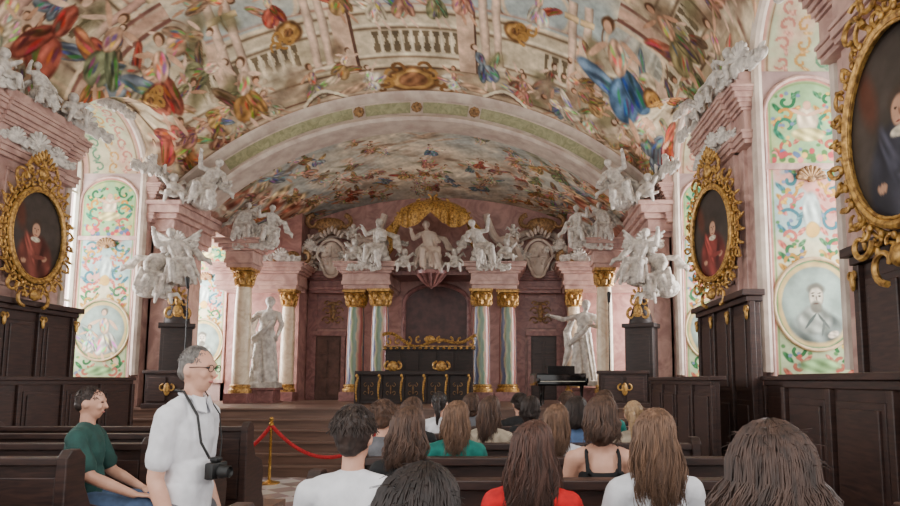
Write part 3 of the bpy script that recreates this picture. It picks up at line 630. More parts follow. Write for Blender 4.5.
def seatedJ(sh=.2,arm=0,headyaw=0,pitch=0,lean=0):
    J=dict(pelvis=(0,0,.55),neck=(0,lean,1.07),headc=(0,.015+lean,1.255),headR=Euler((pitch,0,headyaw)).to_matrix())
    for s,x in(('L',-1),('R',1)):
        J['sh'+s]=(x*sh,lean,1.01); J['el'+s]=(x*(sh+.05),lean+.06,.74); J['wr'+s]=(x*.1,.27,.66); J['hs'+s]=(-x,0,0); J['hd'+s]=(-x*.3,.9,-.15)
        J['hip'+s]=(x*.09,.02,.54); J['kn'+s]=(x*.12,.44,.53); J['an'+s]=(x*.12,.42,.1); J['to'+s]=(x*.13,.56,.035)
    return J
def shoe(J,s):
    a,b=Vector(J['an'+s]),Vector(J['to'+s]); mb=MB(); d=(b-a); d.z=0; d.normalize()
    mb.cap(Vector((a.x,a.y,a.z-.045)),Vector((b.x,b.y,b.z+.015)),.047,.042); mb.cap(Vector((a.x,a.y,a.z-.02)),a+Vector((0,0,.0)),.045,.045); return remesh(mb,.012,2)
def eyes(J):
    out=[]; H=J['headR']; c=Vector(J['headc'])
    for s in(-1,1): mb=MB(); mb.ell(c+H@Vector((s*.032,.083,.006)),(.013,.010,.006),H,10,8); out.append(('eye',mb.mesh('eye'),M['eye']))
    return out
def lips(J):
    mb=MB(); H=J['headR']; c=Vector(J['headc']); mb.ell(c+H@Vector((0,.091,-.063)),(.021,.008,.007),H); return mb.mesh('mouth')
def hair_short(J,bulk=.012,strands=260,seed=1,ln=1.,thin=False):
    H=J['headR']; c=Vector(J['headc']); mb=MB(); h=lambda x,y,z: c+H@Vector((x,y,z))
    if thin: mb.ell(h(0,-.017,.018),(.079,.083,.092),H,18,14); mb.ell(h(0,-.045,-.03),(.070,.055,.05),H)
    else: mb.ell(h(0,-.014,.02),(.077+bulk,.09+bulk*.6,.092+bulk),H,18,14); mb.ell(h(0,-.045,-.03),(.064+bulk*.4,.05+bulk*.4,.06),H)
    a=remesh(mb,.008,2,.008 if thin else .014,.03); r=random.Random(seed); st=MB()
    for i in range(strands):
        th=r.uniform(.05,1.55); ph=r.uniform(0,2*pi)
        d=Vector((math.sin(th)*math.cos(ph),math.sin(th)*math.sin(ph),math.cos(th)))
        p=h(d.x*(.077+bulk),-.014+d.y*(.086+bulk*.6),.02+d.z*(.09+bulk)); t=H@Vector((d.x*.3+r.uniform(-.4,.4),d.y*.4+r.uniform(-.3,.6),-.5*math.sin(th))).normalized(); nrm=(H@d)
        st.tube([p,p+t*.018*ln+nrm*.005*ln,p+t*.034*ln+nrm*.002*ln],[.003,.0022,.0008],4)
    return joinmesh(a,st.mesh('s'))
def hair_long(J,L=.3,spread=.1,wave=.012,seed=1,strands=260,bulk=.01,ragged=.35,part=.02,sr=.0036,cl=14,frq=(7,12)):
    H=J['headR']; c=Vector(J['headc']); mb=MB(); h=lambda x,y,z: c+H@Vector((x,y,z))
    mb.ell(h(0,-.015,.016),(.075+bulk,.088+bulk*.7,.088+bulk),H,18,14)
    mb.ell(h(0,-.04,-.08),(.076+bulk*.6,.058+bulk*.6,.1),H); 
    if L>.15: mb.ell(h(0,-.07,-.08-L*.30),(spread*.78,.04,.05+L*.28))
    for s in(-1,1): mb.ell(h(s*.07,-.005,-.07),(.02,.04,.08),H)
    a=remesh(mb,.01,2,.016,.035); r=random.Random(seed); st=MB()
    ncl=max(8,strands//cl); CL=[(r.uniform(0,6),r.uniform(*frq),r.uniform(.6,1.6),r.uniform(-.03,.03),r.uniform(1-ragged,1.1)) for _ in range(ncl)]
    for i in range(strands):
        u=r.uniform(0,1); ph=-pi/2-1.75+3.5*u; ci=min(ncl-1,int(u*ncl)); fz,fr,wm,sk,lm=CL[ci]
        fz+=r.uniform(-.6,.6); dx,dy=math.cos(ph),math.sin(ph); pts=[];rr=[]
        Lx=L*lm*r.uniform(.8,1.1); off=r.uniform(-.004,.010); wv=wave*wm*r.uniform(.7,1.3); rs=r.uniform(.6,1.2); sk+=r.uniform(-.015,.015)
        if abs(ph+pi/2)>1.2: Lx*=.8
        for k in range(18):
            t=k/17
            if t<.35:
                th=.1+t/.35*1.47; x=dx*math.sin(th)*(.076+bulk+off)+part*(1-t/.35)+.003*math.sin(t*30+fz); y=-.015+dy*math.sin(th)*(.09+bulk*.7+off)+.02*(1-t/.35); z=.016+math.cos(th)*(.088+bulk+off)+.002*math.sin(t*25+fz*2)
            else:
                q=(t-.35)/.65; sp=1+math.sin(q*pi*.6)*(spread/.1-1)*.9 -(.3*q*q if spread<.13 else 0); w=wv*(math.sin(q*fr+fz)-math.sin(fz)*(1-q))*(.3+q)
                x=dx*(.076+bulk+off)*sp+w+sk*q+.003*math.sin(.35*30+fz)*(1-q); y=-.015+dy*(.09+bulk*.7+off)-q*(.0 if dy>-.2 else .03)+wv*math.cos(q*fr*.8+fz)*.7*q; z=.0-q*(Lx+.06)+.002*math.sin(.35*25+fz*2)*(1-q)
            p=h(x,y,z); pts.append(p); rr.append(sr*rs*(1-.8*t**3))
        st.tube(pts,rr,3)
    for i in range(strands//14):
        ph=r.uniform(0,2*pi); th=r.uniform(.1,1.4); d=Vector((math.sin(th)*math.cos(ph),math.sin(th)*math.sin(ph),math.cos(th))); p=h(d.x*(.08+bulk),-.015+d.y*(.092+bulk*.7),.016+d.z*(.09+bulk)); q=H@Vector((r.uniform(-1,1),r.uniform(-1,.5),r.uniform(-.8,.1)))
        st.tube([p,p+(H@d)*.006+q*.015,p+(H@d)*.008+q*.035],[.0012,.001,.0005],3)
    return joinmesh(a,st.mesh('s',angle=180))
JS_m=seatedJ(.195); JS_f=seatedJ(.165)
B_m=remesh(body(JS_m),.009,3); B_f=remesh(body(JS_f,f=True,slim=.92),.009,3)
TSH_m=remesh(body(JS_m,.014,('torso','arms'),upper=.62),.011,4,.012,.09); TSH_f=remesh(body(JS_f,.012,('torso','arms'),f=True,upper=.5,slim=.93),.011,4,.010,.08)
tk=MB()
tk.ell((0,-.01,.56),(.165,.135,.14)); tk.ell((0,.01,.71),(.14,.122,.17)); tk.ell((0,0,.87),(.148,.121,.155)); 
for sx in(-1,1): tk.ell((sx*.07,.075,.89),(.072,.067,.072)); tk.tube([(sx*.09,-.11,.93),(sx*.095,-.075,1.03),(sx*.09,-.0,1.085),(sx*.09,.07,1.03),(sx*.08,.11,.93)],.014,8)
TANK=remesh(tk,.01,2)
TR_m=remesh(body(JS_m,.016,('legs',)).ell((0,-.01,.56),(.175,.14,.13)),.014,3); 
SHm=[shoe(JS_m,'L'),shoe(JS_m,'R')]
EY=eyes(JS_m); LP=lips(JS_m)
HS=hair_short(JS_m,.012,900); HL1=hair_long(JS_f,.22,.105,.010,1,500); HL2=hair_long(JS_f,.15,.12,.012,2,900,.014); HL3=hair_long(JS_f,.32,.125,.012,3,1300,sr=.003); HL4=hair_long(JS_f,.28,.125,.011,13,1300,sr=.003); HBIG=hair_long(JS_f,.30,.155,.020,4,2000,.022,part=.01,sr=.0028,cl=9,frq=(12,20))
HB=hair_long(JS_f,.04,.10,.007,5,450,.012); HB2=hair_long(JS_f,.09,.11,.010,8,600,.014); HBN=hair_long(JS_f,.05,.10,.008,21,1500,.010,sr=.0028)
pt=MB(); pt.ell((0,-.10,1.29),(.03,.03,.03)); pt.tube([(0,-.1,1.29),(0,-.14,1.24),(.01,-.14,1.14),(.0,-.13,1.03)],[.022,.034,.03,.008],8); HPT=joinmesh(hair_short(JS_f,.006,200,5,.6),remesh(pt,.009,1,.012,.03))
H_brown=hairm('brown_hair',(.40,.29,.23),(.21,.145,.115)); H_dk=hairm('dark_brown_hair',(.24,.18,.155),(.12,.09,.08)); H_lt=hairm('light_brown_hair',(.54,.41,.32),(.31,.22,.17)); H_red=hairm('chestnut_hair',(.38,.25,.205),(.20,.13,.105)); H_bl=hairm('blonde_hair',(.72,.60,.45),(.52,.41,.30)); H_grey=hairm('grey_hair',(.50,.48,.46),(.30,.28,.27)); H_bk=hairm('black_hair',(.18,.13,.115),(.09,.065,.06)); H_big=hairm('dark_wavy_hair',(.34,.25,.21),(.16,.115,.10))
C_w=cloth('white_cotton',(.88,.88,.90),.92); C_bk=cloth('black_cotton',(.10,.10,.11)); C_te=cloth('teal_knit',(.06,.46,.42)); C_rd=cloth('red_cotton',(.84,.08,.10)); C_dg=cloth('dark_green_cotton',(.15,.31,.29)); C_je=cloth('denim',(.33,.42,.56)); C_gr=cloth('grey_cotton',(.42,.42,.44)); C_be=cloth('beige_cotton',(.72,.66,.58)); C_bl=cloth('blue_cotton',(.34,.44,.60)); C_sh=cloth('shoe_leather',(.15,.12,.11))
def seated(label,x,y,fem,top,topm,hair,hm,rz=0,dz=0,s=None):
    if s is None: s=.95 if fem else .97
    return thing('person',label,'person',[('body',B_f if fem else B_m,M['skin']),('top',top,topm),('trousers',TR_m,C_je),('shoe',SHm[0],C_sh),('shoe',SHm[1],C_sh),('hair',hair,hm)]+EY+[('mouth',LP,M['lip'])],(x,y,.15+dz),(0,0,rz),s,group='seated audience')
seated('person with short dark hair in a white t-shirt',1.35,2.68,0,TSH_m,C_w,HS,H_dk,-.1,0,(.90,.95,.98))
seated('person with shoulder-length brown hair in a black t-shirt',1.42,3.62,1,TSH_f,C_bk,HL2,H_brown,-.25,-.03,.97)
seated('person with light brown hair in a teal top',1.60,4.6,1,TSH_f,C_te,HL1,H_lt,.1)
seated('person with long chestnut hair in a red t-shirt',2.08,2.82,1,TSH_f,C_rd,HL3,H_red,-.15,-.03)
seated('person with long light brown hair in a white t-shirt',2.61,2.85,1,TSH_f,C_w,HL4,H_lt,.1,.02)
seated('person with brown bob in a black tank top, shoulders bare',2.5,3.75,1,TANK,C_bk,HB2,H_brown,.0,.04,.96)
seated('person with voluminous wavy dark brown hair, back turned',2.615,1.58,1,TSH_f,C_gr,HBIG,H_big,.1,-.02,.99)
seated('person with black hair leaning low in a pew',1.78,1.5,1,TSH_f,C_bk,HBN,H_bk,0,-.17,1.04)
far=[(1.09,4.6,HS,H_brown,C_gr,'short brown hair in a grey top'),(2.30,4.62,HL1,H_lt,C_w,'light brown hair in a white patterned top'),
 (1.14,5.55,HB,H_brown,C_bk,'brown hair in a black top'),(1.80,5.55,HL1,H_brown,C_be,'brown hair in a beige top'),(2.53,5.55,HB2,H_dk,C_bl,'dark hair in a blue top'),(3.02,5.55,HPT,H_bl,C_be,'blonde ponytail in a beige top'),
 (1.27,6.5,HPT,H_bk,C_w,'black ponytail in a white top'),(2.17,6.5,HB,H_dk,C_bk,'dark hair in a dark top'),(2.9,6.5,HB2,H_brown,C_te,'brown hair in a green top'),
 (1.52,7.45,HB,H_brown,C_gr,'brown hair in a grey top'),(2.08,7.45,HS,H_dk,C_bk,'short dark hair in a black top'),(2.62,7.45,HS,H_brown,C_w,'short brown hair in a white top')]
for i,(x,y,hr,hm,tm,l) in enumerate(far): seated('person with '+l,x,y,hr is not HS,TSH_m if hr is HS else TSH_f,tm,hr,hm,random.uniform(-.35,.35),random.uniform(-.03,.05))
J=seatedJ(.2,pitch=-.1); J['elR']=(.27,.12,.76); J['wrR']=(.2,.38,.62); J['elL']=(-.26,.1,.74); J['wrL']=(-.14,.34,.62)
thing('person','person with short brown hair in a dark green t-shirt and jeans','person',
 [('body',remesh(body(J),.008,3),M['skin']),('top',remesh(body(J,.014,('torso','arms'),upper=.75),.012,4,.014,.08),C_dg),('trousers',remesh(body(J,.016,('legs',)).ell((0,-.01,.56),(.18,.14,.13)),.014,3),C_je),
  ('shoe',SHm[0],C_sh),('shoe',SHm[1],C_sh),('hair',hair_short(J,.002,420,3,.5,True),H_dk),('mouth',lips(J),M['lip'])]+eyes(J),(-1.14,4.85,.15),(0,0,-1.3),1.03)
# standing man
J=dict(pelvis=(0,0,.96),neck=(0,.0,1.49),headc=(0,.03,1.665),headR=Euler((-.1,0,.12)).to_matrix())
for s,x in(('L',-1),('R',1)):
    J['sh'+s]=(x*.15,-.01,1.425); J['el'+s]=(x*.17,-.05,1.13); J['wr'+s]=(x*.175,.08,.88); J['hs'+s]=(0,1,0.2); J['hn'+s]=(-x,0,0)
    J['hip'+s]=(x*.1,0,.93); J['kn'+s]=(x*.11,.01,.5); J['an'+s]=(x*.12,-.02,.1); J['to'+s]=(x*.14,.13,.035)
mb=body(J,.012,('torso','arms'),upper=.7,slim=.78); mb.lathe([(.135,.84),(.14,.95),(.14,1.1)],seg=20,sy=.85); mb.ell((0,.02,1.08),(.13,.11,.15)); polo=remesh(mb,.008,2,.014,.10)
mb=MB(); mb.tube([(.066*math.cos(a),.01+.064*math.sin(a),1.525+.018*math.sin(-a)) for a in [2*pi*i/20 for i in range(20)]],.010,8,closed=True)
for s in(-1,1): mb.add([(s*.01,.10,1.51),(s*.065,.065,1.53),(s*.065,.10,1.455),(s*.02,.125,1.44),(s*.01,.09,1.50),(s*.065,.055,1.52),(s*.065,.09,1.45),(s*.02,.115,1.435)],[(0,1,2,3),(7,6,5,4),(0,4,5,1),(1,5,6,2),(2,6,7,3),(3,7,4,0)])
collar=mb.mesh('collar')
gl=MB(); H=J['headR']; c=Vector(J['headc']); h=lambda x,y,z: c+H@Vector((x,y,z))
for s in(-1,1):
    gl.tube([h(s*.034+.024*math.cos(a),.104,.004+.017*math.sin(a)) for a in [2*pi*i/16 for i in range(16)]],.0022,6,closed=True); gl.tube([h(s*.058,.102,.008),h(s*.078,.06,.006),h(s*.083,-.005,-.002)],.0022,6)
gl.tube([h(-.010,.104,.006),h(.010,.104,.006)],.0022,6)
st=MB(); st.tube([(-.058,-.05,1.55),(-.08,.02,1.545),(-.085,.115,1.43),(-.08,.14,1.3),(-.04,.165,1.22)],.007,6,flat=.5); st.tube([(-.058,-.05,1.55),(.0,-.075,1.555),(.058,-.05,1.55),(.08,.02,1.545),(.085,.115,1.43),(.08,.14,1.3),(.04,.165,1.22)],.007,6)
cam=MB(); cam.box(-.06,.06,.15,.20,1.12,1.20); cam.box(-.025,.025,.15,.195,1.20,1.225); cmesh=cam.mesh('c',bevel=.008)
ln=MB(); ln.lathe([(.034,0),(.034,.03),(.03,.035),(.03,.06),(.026,.065),(.018,.055)],seg=20,mt=Matrix.Translation((0,.195,1.155))@Matrix.Rotation(-pi/2,4,'X'))
MX,MY,MR=.38,3.3,-1.8
man=thing('person','standing person with grey hair and glasses in a white polo shirt','person',
 [('body',remesh(body(J,slim=.76),.0075,3),M['skin']),('polo_shirt',polo,C_w),('collar',collar,C_w),('trousers',remesh(body(J,.014,('legs',)).ell((0,-.01,.94),(.145,.115,.11)),.014,3),C_gr),
  ('shoe',shoe(J,'L'),C_sh),('shoe',shoe(J,'R'),C_sh),('hair',hair_short(J,-.001,500,9,.4,True),H_grey),('mouth',lips(J),M['lip']),('glasses',gl.mesh('g'),M['blackp'])]+eyes(J),(MX,MY,0),(0,0,MR),(.95,.90,1))
cmr=thing('camera','black camera with lens hanging from a neck strap at the waist','camera',[('camera_body',cmesh,M['blackp']),('lens',ln.mesh('l'),M['blackp']),('strap',st.mesh('s'),M['blackp'])],(MX,MY,0),(0,0,MR),(.95,.93,1))
# ---------------------------------------------------------------- statues
def statue_mesh(kind,seed):
    r=random.Random(seed)
    if kind=='stand':
        J=dict(pelvis=(0,0,.95),neck=(.05,.0,1.48),headc=(.07,-.01,1.66),headR=Euler((.1,0,pi+.4)).to_matrix(),fwd=(0,-1,0))
        if seed==1: arms=dict(elL=(-.3,-.15,1.2),wrL=(-.12,-.3,1.32),elR=(.34,-.1,1.2),wrR=(.3,-.25,.98))
        else: arms=dict(elL=(-.42,-.1,1.35),elR=(.36,-.12,1.18),wrL=(-.68,-.2,1.42),wrR=(.16,-.28,1.2))
        J.update(shL=(-.17,0,1.42),shR=(.24,0,1.42),hipL=(-.1,0,.93),hipR=(.1,0,.93),knL=(-.14,-.14,.52),knR=(.1,-.02,.5),anL=(-.16,-.02,.1),anR=(.12,0,.1),toL=(-.2,-.16,.05),toR=(.15,-.16,.04),**arms)
        mb=body(J,.008); mb.ell((.07,0,1.69),(.1,.11,.1)); mb.lathe([(.25,0),(.22,.3),(.19,.7),(.17,1.0)],seg=14,sy=.75)
        for k in range(16):
            a=r.uniform(0,2*pi); mb.cap((.17*math.cos(a),.13*math.sin(a),1.05),(.27*math.cos(a+.5),.21*math.sin(a+.5),.05),.022,.035)
        mb.tube([(-.2,.1,1.4),(-.35,.2,1.1),(-.3,.15,.7),(-.42,.1,.35)],[.05,.09,.1,.04],8); mb.tube([(.2,-.15,1.3),(0,-.2,1.05),(-.2,-.1,.9),(-.3,.05,.8)],[.04,.06,.07,.03],8); mb.box(-.3,.3,-.26,.26,-.08,.03)
    else:
        hx=.12*r.choice([-1,1]); J=dict(pelvis=(0,0,.45),neck=(hx,-.06,.98),headc=(hx*1.3,-.1,1.17),headR=Euler((.15,0,pi+r.uniform(-.8,.8))).to_matrix(),fwd=(0,-1,0))
        n=Vector(J['neck']); q=r.uniform(-.1,.3); q2=r.uniform(-.3,.1)
        J.update(shL=n+Vector((-.19,0,-.06)),shR=n+Vector((.19,0,-.06)),elL=n+Vector((-.36,-.12,-.18+q*.5)),elR=n+Vector((.32,-.1,-.28)),wrL=n+Vector((-.40,-.28,.02+q)),wrR=n+Vector((.34,-.32,-.35+q2*.5)),hipL=(-.1,0,.43),hipR=(.1,0,.43),knL=(-.2,-.42,.42),knR=(.16,-.38,.3),anL=(-.22,-.38,0),anR=(.28,-.3,-.1),toL=(-.28,-.52,-.05),toR=(.34,-.44,-.16))
        mb=body(J,.022); mb.ell(Vector(J['headc'])+Vector((0,.02,.03)),(.11,.12,.11)); mb.ell((0,-.05,.30),(.30,.28,.2)); mb.ell((0,.1,.1),(.34,.24,.24))
        for k in range(18):
            x=r.uniform(-.28,.28); mb.cap((x,-.2,.52),(x*1.3+r.uniform(-.12,.12),-.38,r.uniform(-.12,.1)),.045,.03)
        for k in range(6): x=r.uniform(-.15,.15); mb.cap((hx+x,-.12,.92),(x*1.3,-.16,.5),.035,.03)
        mb.tube([(hx,.12,.95),(.32,.2,.85),(.48,.12,.55),(.62,.05,.5),(.68,.0,.36)],[.06,.13,.14,.1,.04],8,flat=.5); mb.tube([(-.15,.12,.75),(-.38,.2,.5),(-.44,.1,.15),(-.5,.05,-.08)],[.08,.14,.12,.04],8,flat=.6)
        if kind=='angel':
            for s in(-1,1):
                for k in range(8):
                    mb.cap((s*.1,.14,.98-.03*k),(s*(.52-.035*k),.26,1.30-.12*k),.05,.035)
    return remesh(mb,.015,2,.02,.06)
ST=statue_mesh('stand',1); ST2=statue_mesh('stand',5); SE=[statue_mesh('sit',2),statue_mesh('sit',3),statue_mesh('angel',4),statue_mesh('angel',6),statue_mesh('sit',11)]
def cherubm(q):
    cherub=MB(); cherub.ell((0,0,.35),(.15,.13,.19)); cherub.ell((0,-.03,.62),(.11,.11,.12)); cherub.cap((0,0,.45),(0,0,.55),.07)
    for s in(-1,1): cherub.cap((s*.12,0,.45),(s*.26,-.1,.42+s*q),.055,.04); cherub.cap((s*.07,-.03,.25),(s*.16,-.25,.2),.09,.06); cherub.cap((s*.16,-.25,.2),(s*.2,-.22,-.02),.06,.035); cherub.tube([(s*.06,.1,.45),(s*.26,.18,.62),(s*.34,.16,.5)],[.05,.09,.04],6,flat=.5)
    cherub.tube([(-.3,-.1,.2),(0,-.15,.15),(.3,-.05,.25),(.4,0,.1)],[.05,.09,.08,.04],6,flat=.6); return remesh(cherub,.015,2,.015,.05)
CH=cherubm(.14); CH2=cherubm(-.16)
def statue(me,x,y,z,rz,s,label,flip=False,name='statue',m='white',tilt=0):
    return single(name,label,'statue',me,M[m],(x,y,z),(0,tilt,rz),(-s if flip else s,s,s))
statue(ST,-3.66,14.85,1.52,.1,1.12,'white stucco standing robed statue on a pedestal between columns')
statue(ST2,3.60,14.85,1.55,-.1,1.06,'white stucco standing statue with outstretched arm beside the stage column',False)
for sg in(-1,1):
    mb=MB(); mb.box(-.32,.32,-.3,.3,0,.06); mb.box(-.27,.27,-.25,.25,.06,.3); mb.box(-.32,.32,-.3,.3,.3,.36)
    single('pedestal','pink marble pedestal under a white statue','pedestal',mb.mesh('ped',smooth=False,bevel=.01),M['pinkdk'],(sg*3.64,14.88,1.08),group='statue pedestals')
for sg in(-1,1):
    fl=sg>0; rz=-.3*sg
    statue(SE[2],sg*4.35,12.35,3.5,rz*1.5,.78,'white stucco winged figure seated on a bracket of the pier',fl,tilt=sg*.12)
    statue(SE[0],sg*4.88,12.1,3.25,rz*2.5,.74,'white stucco draped figure leaning from the pier bracket',not fl,tilt=-sg*.15)
    statue(CH,sg*4.55,12.15,3.05,rz,.7,'white stucco cherub clinging to the pier bracket',fl)
    statue(SE[4],sg*4.22,12.7,5.1,rz,.76,'white stucco seated figure on the cornice under the arch',fl,tilt=-sg*.2)
    statue(CH2,sg*4.65,12.4,5.05,rz*2,.8,'white stucco cherub on the cornice of the arch pier',fl)
    statue(SE[1],sg*3.5,14.4,4.68,rz,.66,'white stucco seated figure on the stage entablature',fl,tilt=-sg*.2)
    statue(SE[3],sg*4.05,14.3,4.75,rz,.64,'white stucco winged figure on the stage entablature',not fl)
    statue(SE[4 if fl else 1],sg*1.25,15.5,4.42,.45*sg,.82,'white stucco seated figure above the striped columns',fl,tilt=-sg*.18)
    statue(CH2,sg*1.85,15.6,4.42,0,.85,'white stucco cherub above the striped columns',fl)
    statue(CH,sg*.60,15.4,4.2,0,.75,'white stucco cherub below the canopy',fl)
    statue(CH,sg*2.0,16.0,5.1,0,.55,'white stucco cherub on a volute',fl)
    for y in (8.45,9.85): 
        statue(CH,sg*4.95,y,5.6,-sg*1.2,.7,'white stucco cherub sitting on the wall cornice',fl); 
    statue(SE[0],sg*4.95,9.15,5.6,-sg*1.2,.48,'white stucco reclining figure on the wall cornice',fl)
    for y in (4.4,5.9): statue(CH2,sg*4.95,y,5.6,-sg*1.2,.75,'white stucco cherub sitting on the wall cornice',fl)
    statue(CH,sg*5.0,12.35,5.65,-sg*.8,.7,'white stucco cherub sitting on the wall cornice',fl)
statue(SE[1],.02,15.6,4.32,0,.88,'pale stucco seated ruler statue enthroned under the canopy',m='stone')
def scroll(mb,c,r,a0,turn,w,y=0):
    mb.tube([(c[0]+r*(1-.75*i/14)*math.cos(a0+turn*i/14),y,c[1]+r*(1-.75*i/14)*math.sin(a0+turn*i/14)) for i in range(15)],[w*(1-.4*i/14) for i in range(15)],6)
def rocaille(seed):
    r=random.Random(seed); mb=MB(); mb.ell((0,0,0),(.22,.07,.13))
    for s in(-1,1):
        x=0;z=0
        for k in range(3):
            x+=s*.16; z+=r.uniform(-.08,.03); scroll(mb,(x,z),.13-.015*k,r.uniform(0,6),s*5*r.choice([-1,1]),.045,-.03); mb.ell((x,0,z),(.11,.05,.09))
            for q in range(3): t=r.uniform(0,6); mb.ell((x+.09*math.cos(t),-.03,z+.09*math.sin(t)),(.04,.03,.09),Euler((0,t,0)).to_matrix())
    for k in range(7): t=pi*(k+.5)/7; mb.cap((0,-.03,.05),(.2*math.cos(t),-.05,.05+.22*math.sin(t)),.02,.04,8)
    return mb.mesh('rocaille')
RC=[rocaille(1),rocaille(2)]
for sg in(-1,1):
    for i,(x,y,z,s) in enumerate(((4.98,8.1,5.72,.9),(4.98,10.2,5.72,.9),(4.95,12.2,5.68,.9),(4.98,6.1,5.72,.9),(4.92,9.15,4.95,.8),(4.92,8.75,4.95,.55),(4.92,9.55,4.95,.55),(5.1,7.1,6.5,.7),(5.1,11.2,6.5,.7))):
        single('rocaille_ornament','white stucco rocaille scrollwork on the wall cornice','ornament',RC[i%2],M['white'],(sg*x,y,z),(0,0,-sg*(1.3)),s,group='stucco rocaille ornaments')
    for i,(x,y,z,s) in enumerate(((4.1,12.85,5.6,.7),(3.75,14.2,4.6,.8),(3.2,16.4,5.0,.7),(2.1,16.4,4.8,.8),(4.55,12.5,4.3,.7),(3.6,15.5,4.55,.8),(1.55,15.35,4.35,.7),(.95,15.9,5.0,.6))):
        single('rocaille_ornament','white stucco rocaille scrollwork around the stage figures','ornament',RC[i%2],M['white'],(sg*x,y,z),(0,0,0),s,group='stucco rocaille ornaments')
mb=MB(); mb.lathe([(.02,0.15),(.06,.2),(.14,.32),(.24,.45),(.34,.5),(.36,.58)],seg=20,sy=.8)
for k in range(7): a=pi+pi*k/6; mb.tube([(.34*math.cos(a),.28*math.sin(a),.5),(.2*math.cos(a),.16*math.sin(a),.32),(.07*math.cos(a),.07*math.sin(a),.2)],[.04,.035,.02],6)
mb.box(-.98,.98,.2,1.25,.52,.62)
single('console','brown marble bracket console supporting the enthroned statue','console',mb.mesh('console'),M['pinkdk'],(0.02,15.6,3.66))
# canopy
mb=MB(); vs=[];fs=[]; nu,nv=96,14
for j in range(nv+1):
    v=j/nv
    for i in range(nu+1):
        u=-1+2*i/nu; a=u*pi/2; sc=abs(math.sin(u*pi*1.5)); r=1.0*(.35+.65*min(1,v*1.6)**.6)
        z=.86-.42*v**1.2-(.3*sc*max(0,v-.3)/.7)-.42*abs(u)**2.2*v; fold=.04*math.cos(u*34+sc*5)*v
        vs.append(((r+fold)*math.sin(a),-(r*.7+fold)*math.cos(a),z))
for j in range(nv):
    for i in range(nu): o=j*(nu+1)+i; fs.append((o,o+1,o+nu+2,o+nu+1))
mb.add(vs,fs)
for i in range(4):
    u=-1+2*i/3; a=u*pi/2; z=.86-.42-.42*abs(u)**2.2; mb.ell((1.02*math.sin(a),-.72*math.cos(a),z-.04),(.05,.05,.08)); mb.ell((1.02*math.sin(a),-.72*math.cos(a),z-.16),(.035,.035,.07))
for s in(-1,1):
    mb.tube([(s*.95,0,.35),(s*1.12,-.05,.1),(s*1.0,-.1,-.2),(s*1.14,-.05,-.5)],[.08,.14,.11,.03],8); mb.tube([(s*.85,-.1,.35),(s*.98,-.15,.05),(s*.88,-.2,-.2)],[.05,.08,.02],8)
    for k in range(5): scroll(mb,(s*(.12+.2*k),.86-.1*k),.11,1.5,(-5 if k%2 else 5)*s,.03,-.38+.05*k)
mb.lathe([(.42,.74),(.36,.84),(.2,.94),(.1,1.0),(.02,1.04)],seg=20,sy=.6)
single('canopy','gilded draped baldachin canopy with tassels above the enthroned statue','canopy',mb.mesh('canopy',angle=70),M['gold'],(.02,16.0,5.18))
mb=MB(); mb.ell((0,0,.02),(.27,.12,.36),seg=20); mb.ell((0,0,-.2),(.18,.11,.28),seg=20); mb.tube([((.33 if math.sin(t)>-.2 else .26)*math.cos(t),-.06,.42*math.sin(t)-(.06 if math.sin(t)<-.8 else 0)) for t in [2*pi*i/30 for i in range(30)]],.035,8,closed=True)
for s in(-1,1):
    for z,r in((.36,.15),(.05,.13),(-.25,.15)): scroll(mb,(s*.42,z),r,1.5 if s>0 else 1.6,-s*5,.045,-.04); mb.ell((s*.52,0,z+.1),(.05,.04,.12),Euler((0,s*.6,0)).to_matrix())
for k in range(7): mb.ell(((k-3)*.08,-.05,.52+.05*(3-abs(k-3))),(.04,.05,.09),Euler((0,(k-3)*.2,0)).to_matrix())
mb.box(-.02,.02,-.15,-.1,-.25,.25); mb.box(-.2,.2,-.15,-.1,-.02,.03)
for s in(-1,1): mb.ell((s*.11,-.1,.14),(.06,.03,.07)); mb.ell((s*.1,-.1,-.14),(.05,.03,.07))
SHLD=mb.mesh('shield')
for sg in(-1,1):
    single('coat_of_arms','cream stucco shield with scrolled rim and crown above a stage door','shield',SHLD,M['stone'],(sg*2.65,16.45,4.74),(0,0,0),1.08,group='stage coats of arms')
    mb=MB(); mb.ell((0,0,0),(.4,.12,.2))
    for s in(-1,1): scroll(mb,(s*.4,.05),.2,1.5,-s*5,.07,-.05); scroll(mb,(s*.2,-.15),.12,1.5,s*5,.05,-.05)
    single('cartouche','gilded brown scroll cartouche over the pediment','ornament',mb.mesh('cart'),M['goldd'],(sg*2.75,16.5,5.6),group='gilded cartouches')
    mb=MB(); mb.ell((0,0,0),(.22,.1,.2)); 
    for s in(-1,1): scroll(mb,(s*.3,.0),.18,1.5,-s*5,.06,-.04)
    single('cartouche','gilded scroll cartouche on the arch foot','ornament',mb.mesh('cart'),M['goldd'],(sg*3.55,16.1,4.64),group='gilded cartouches')
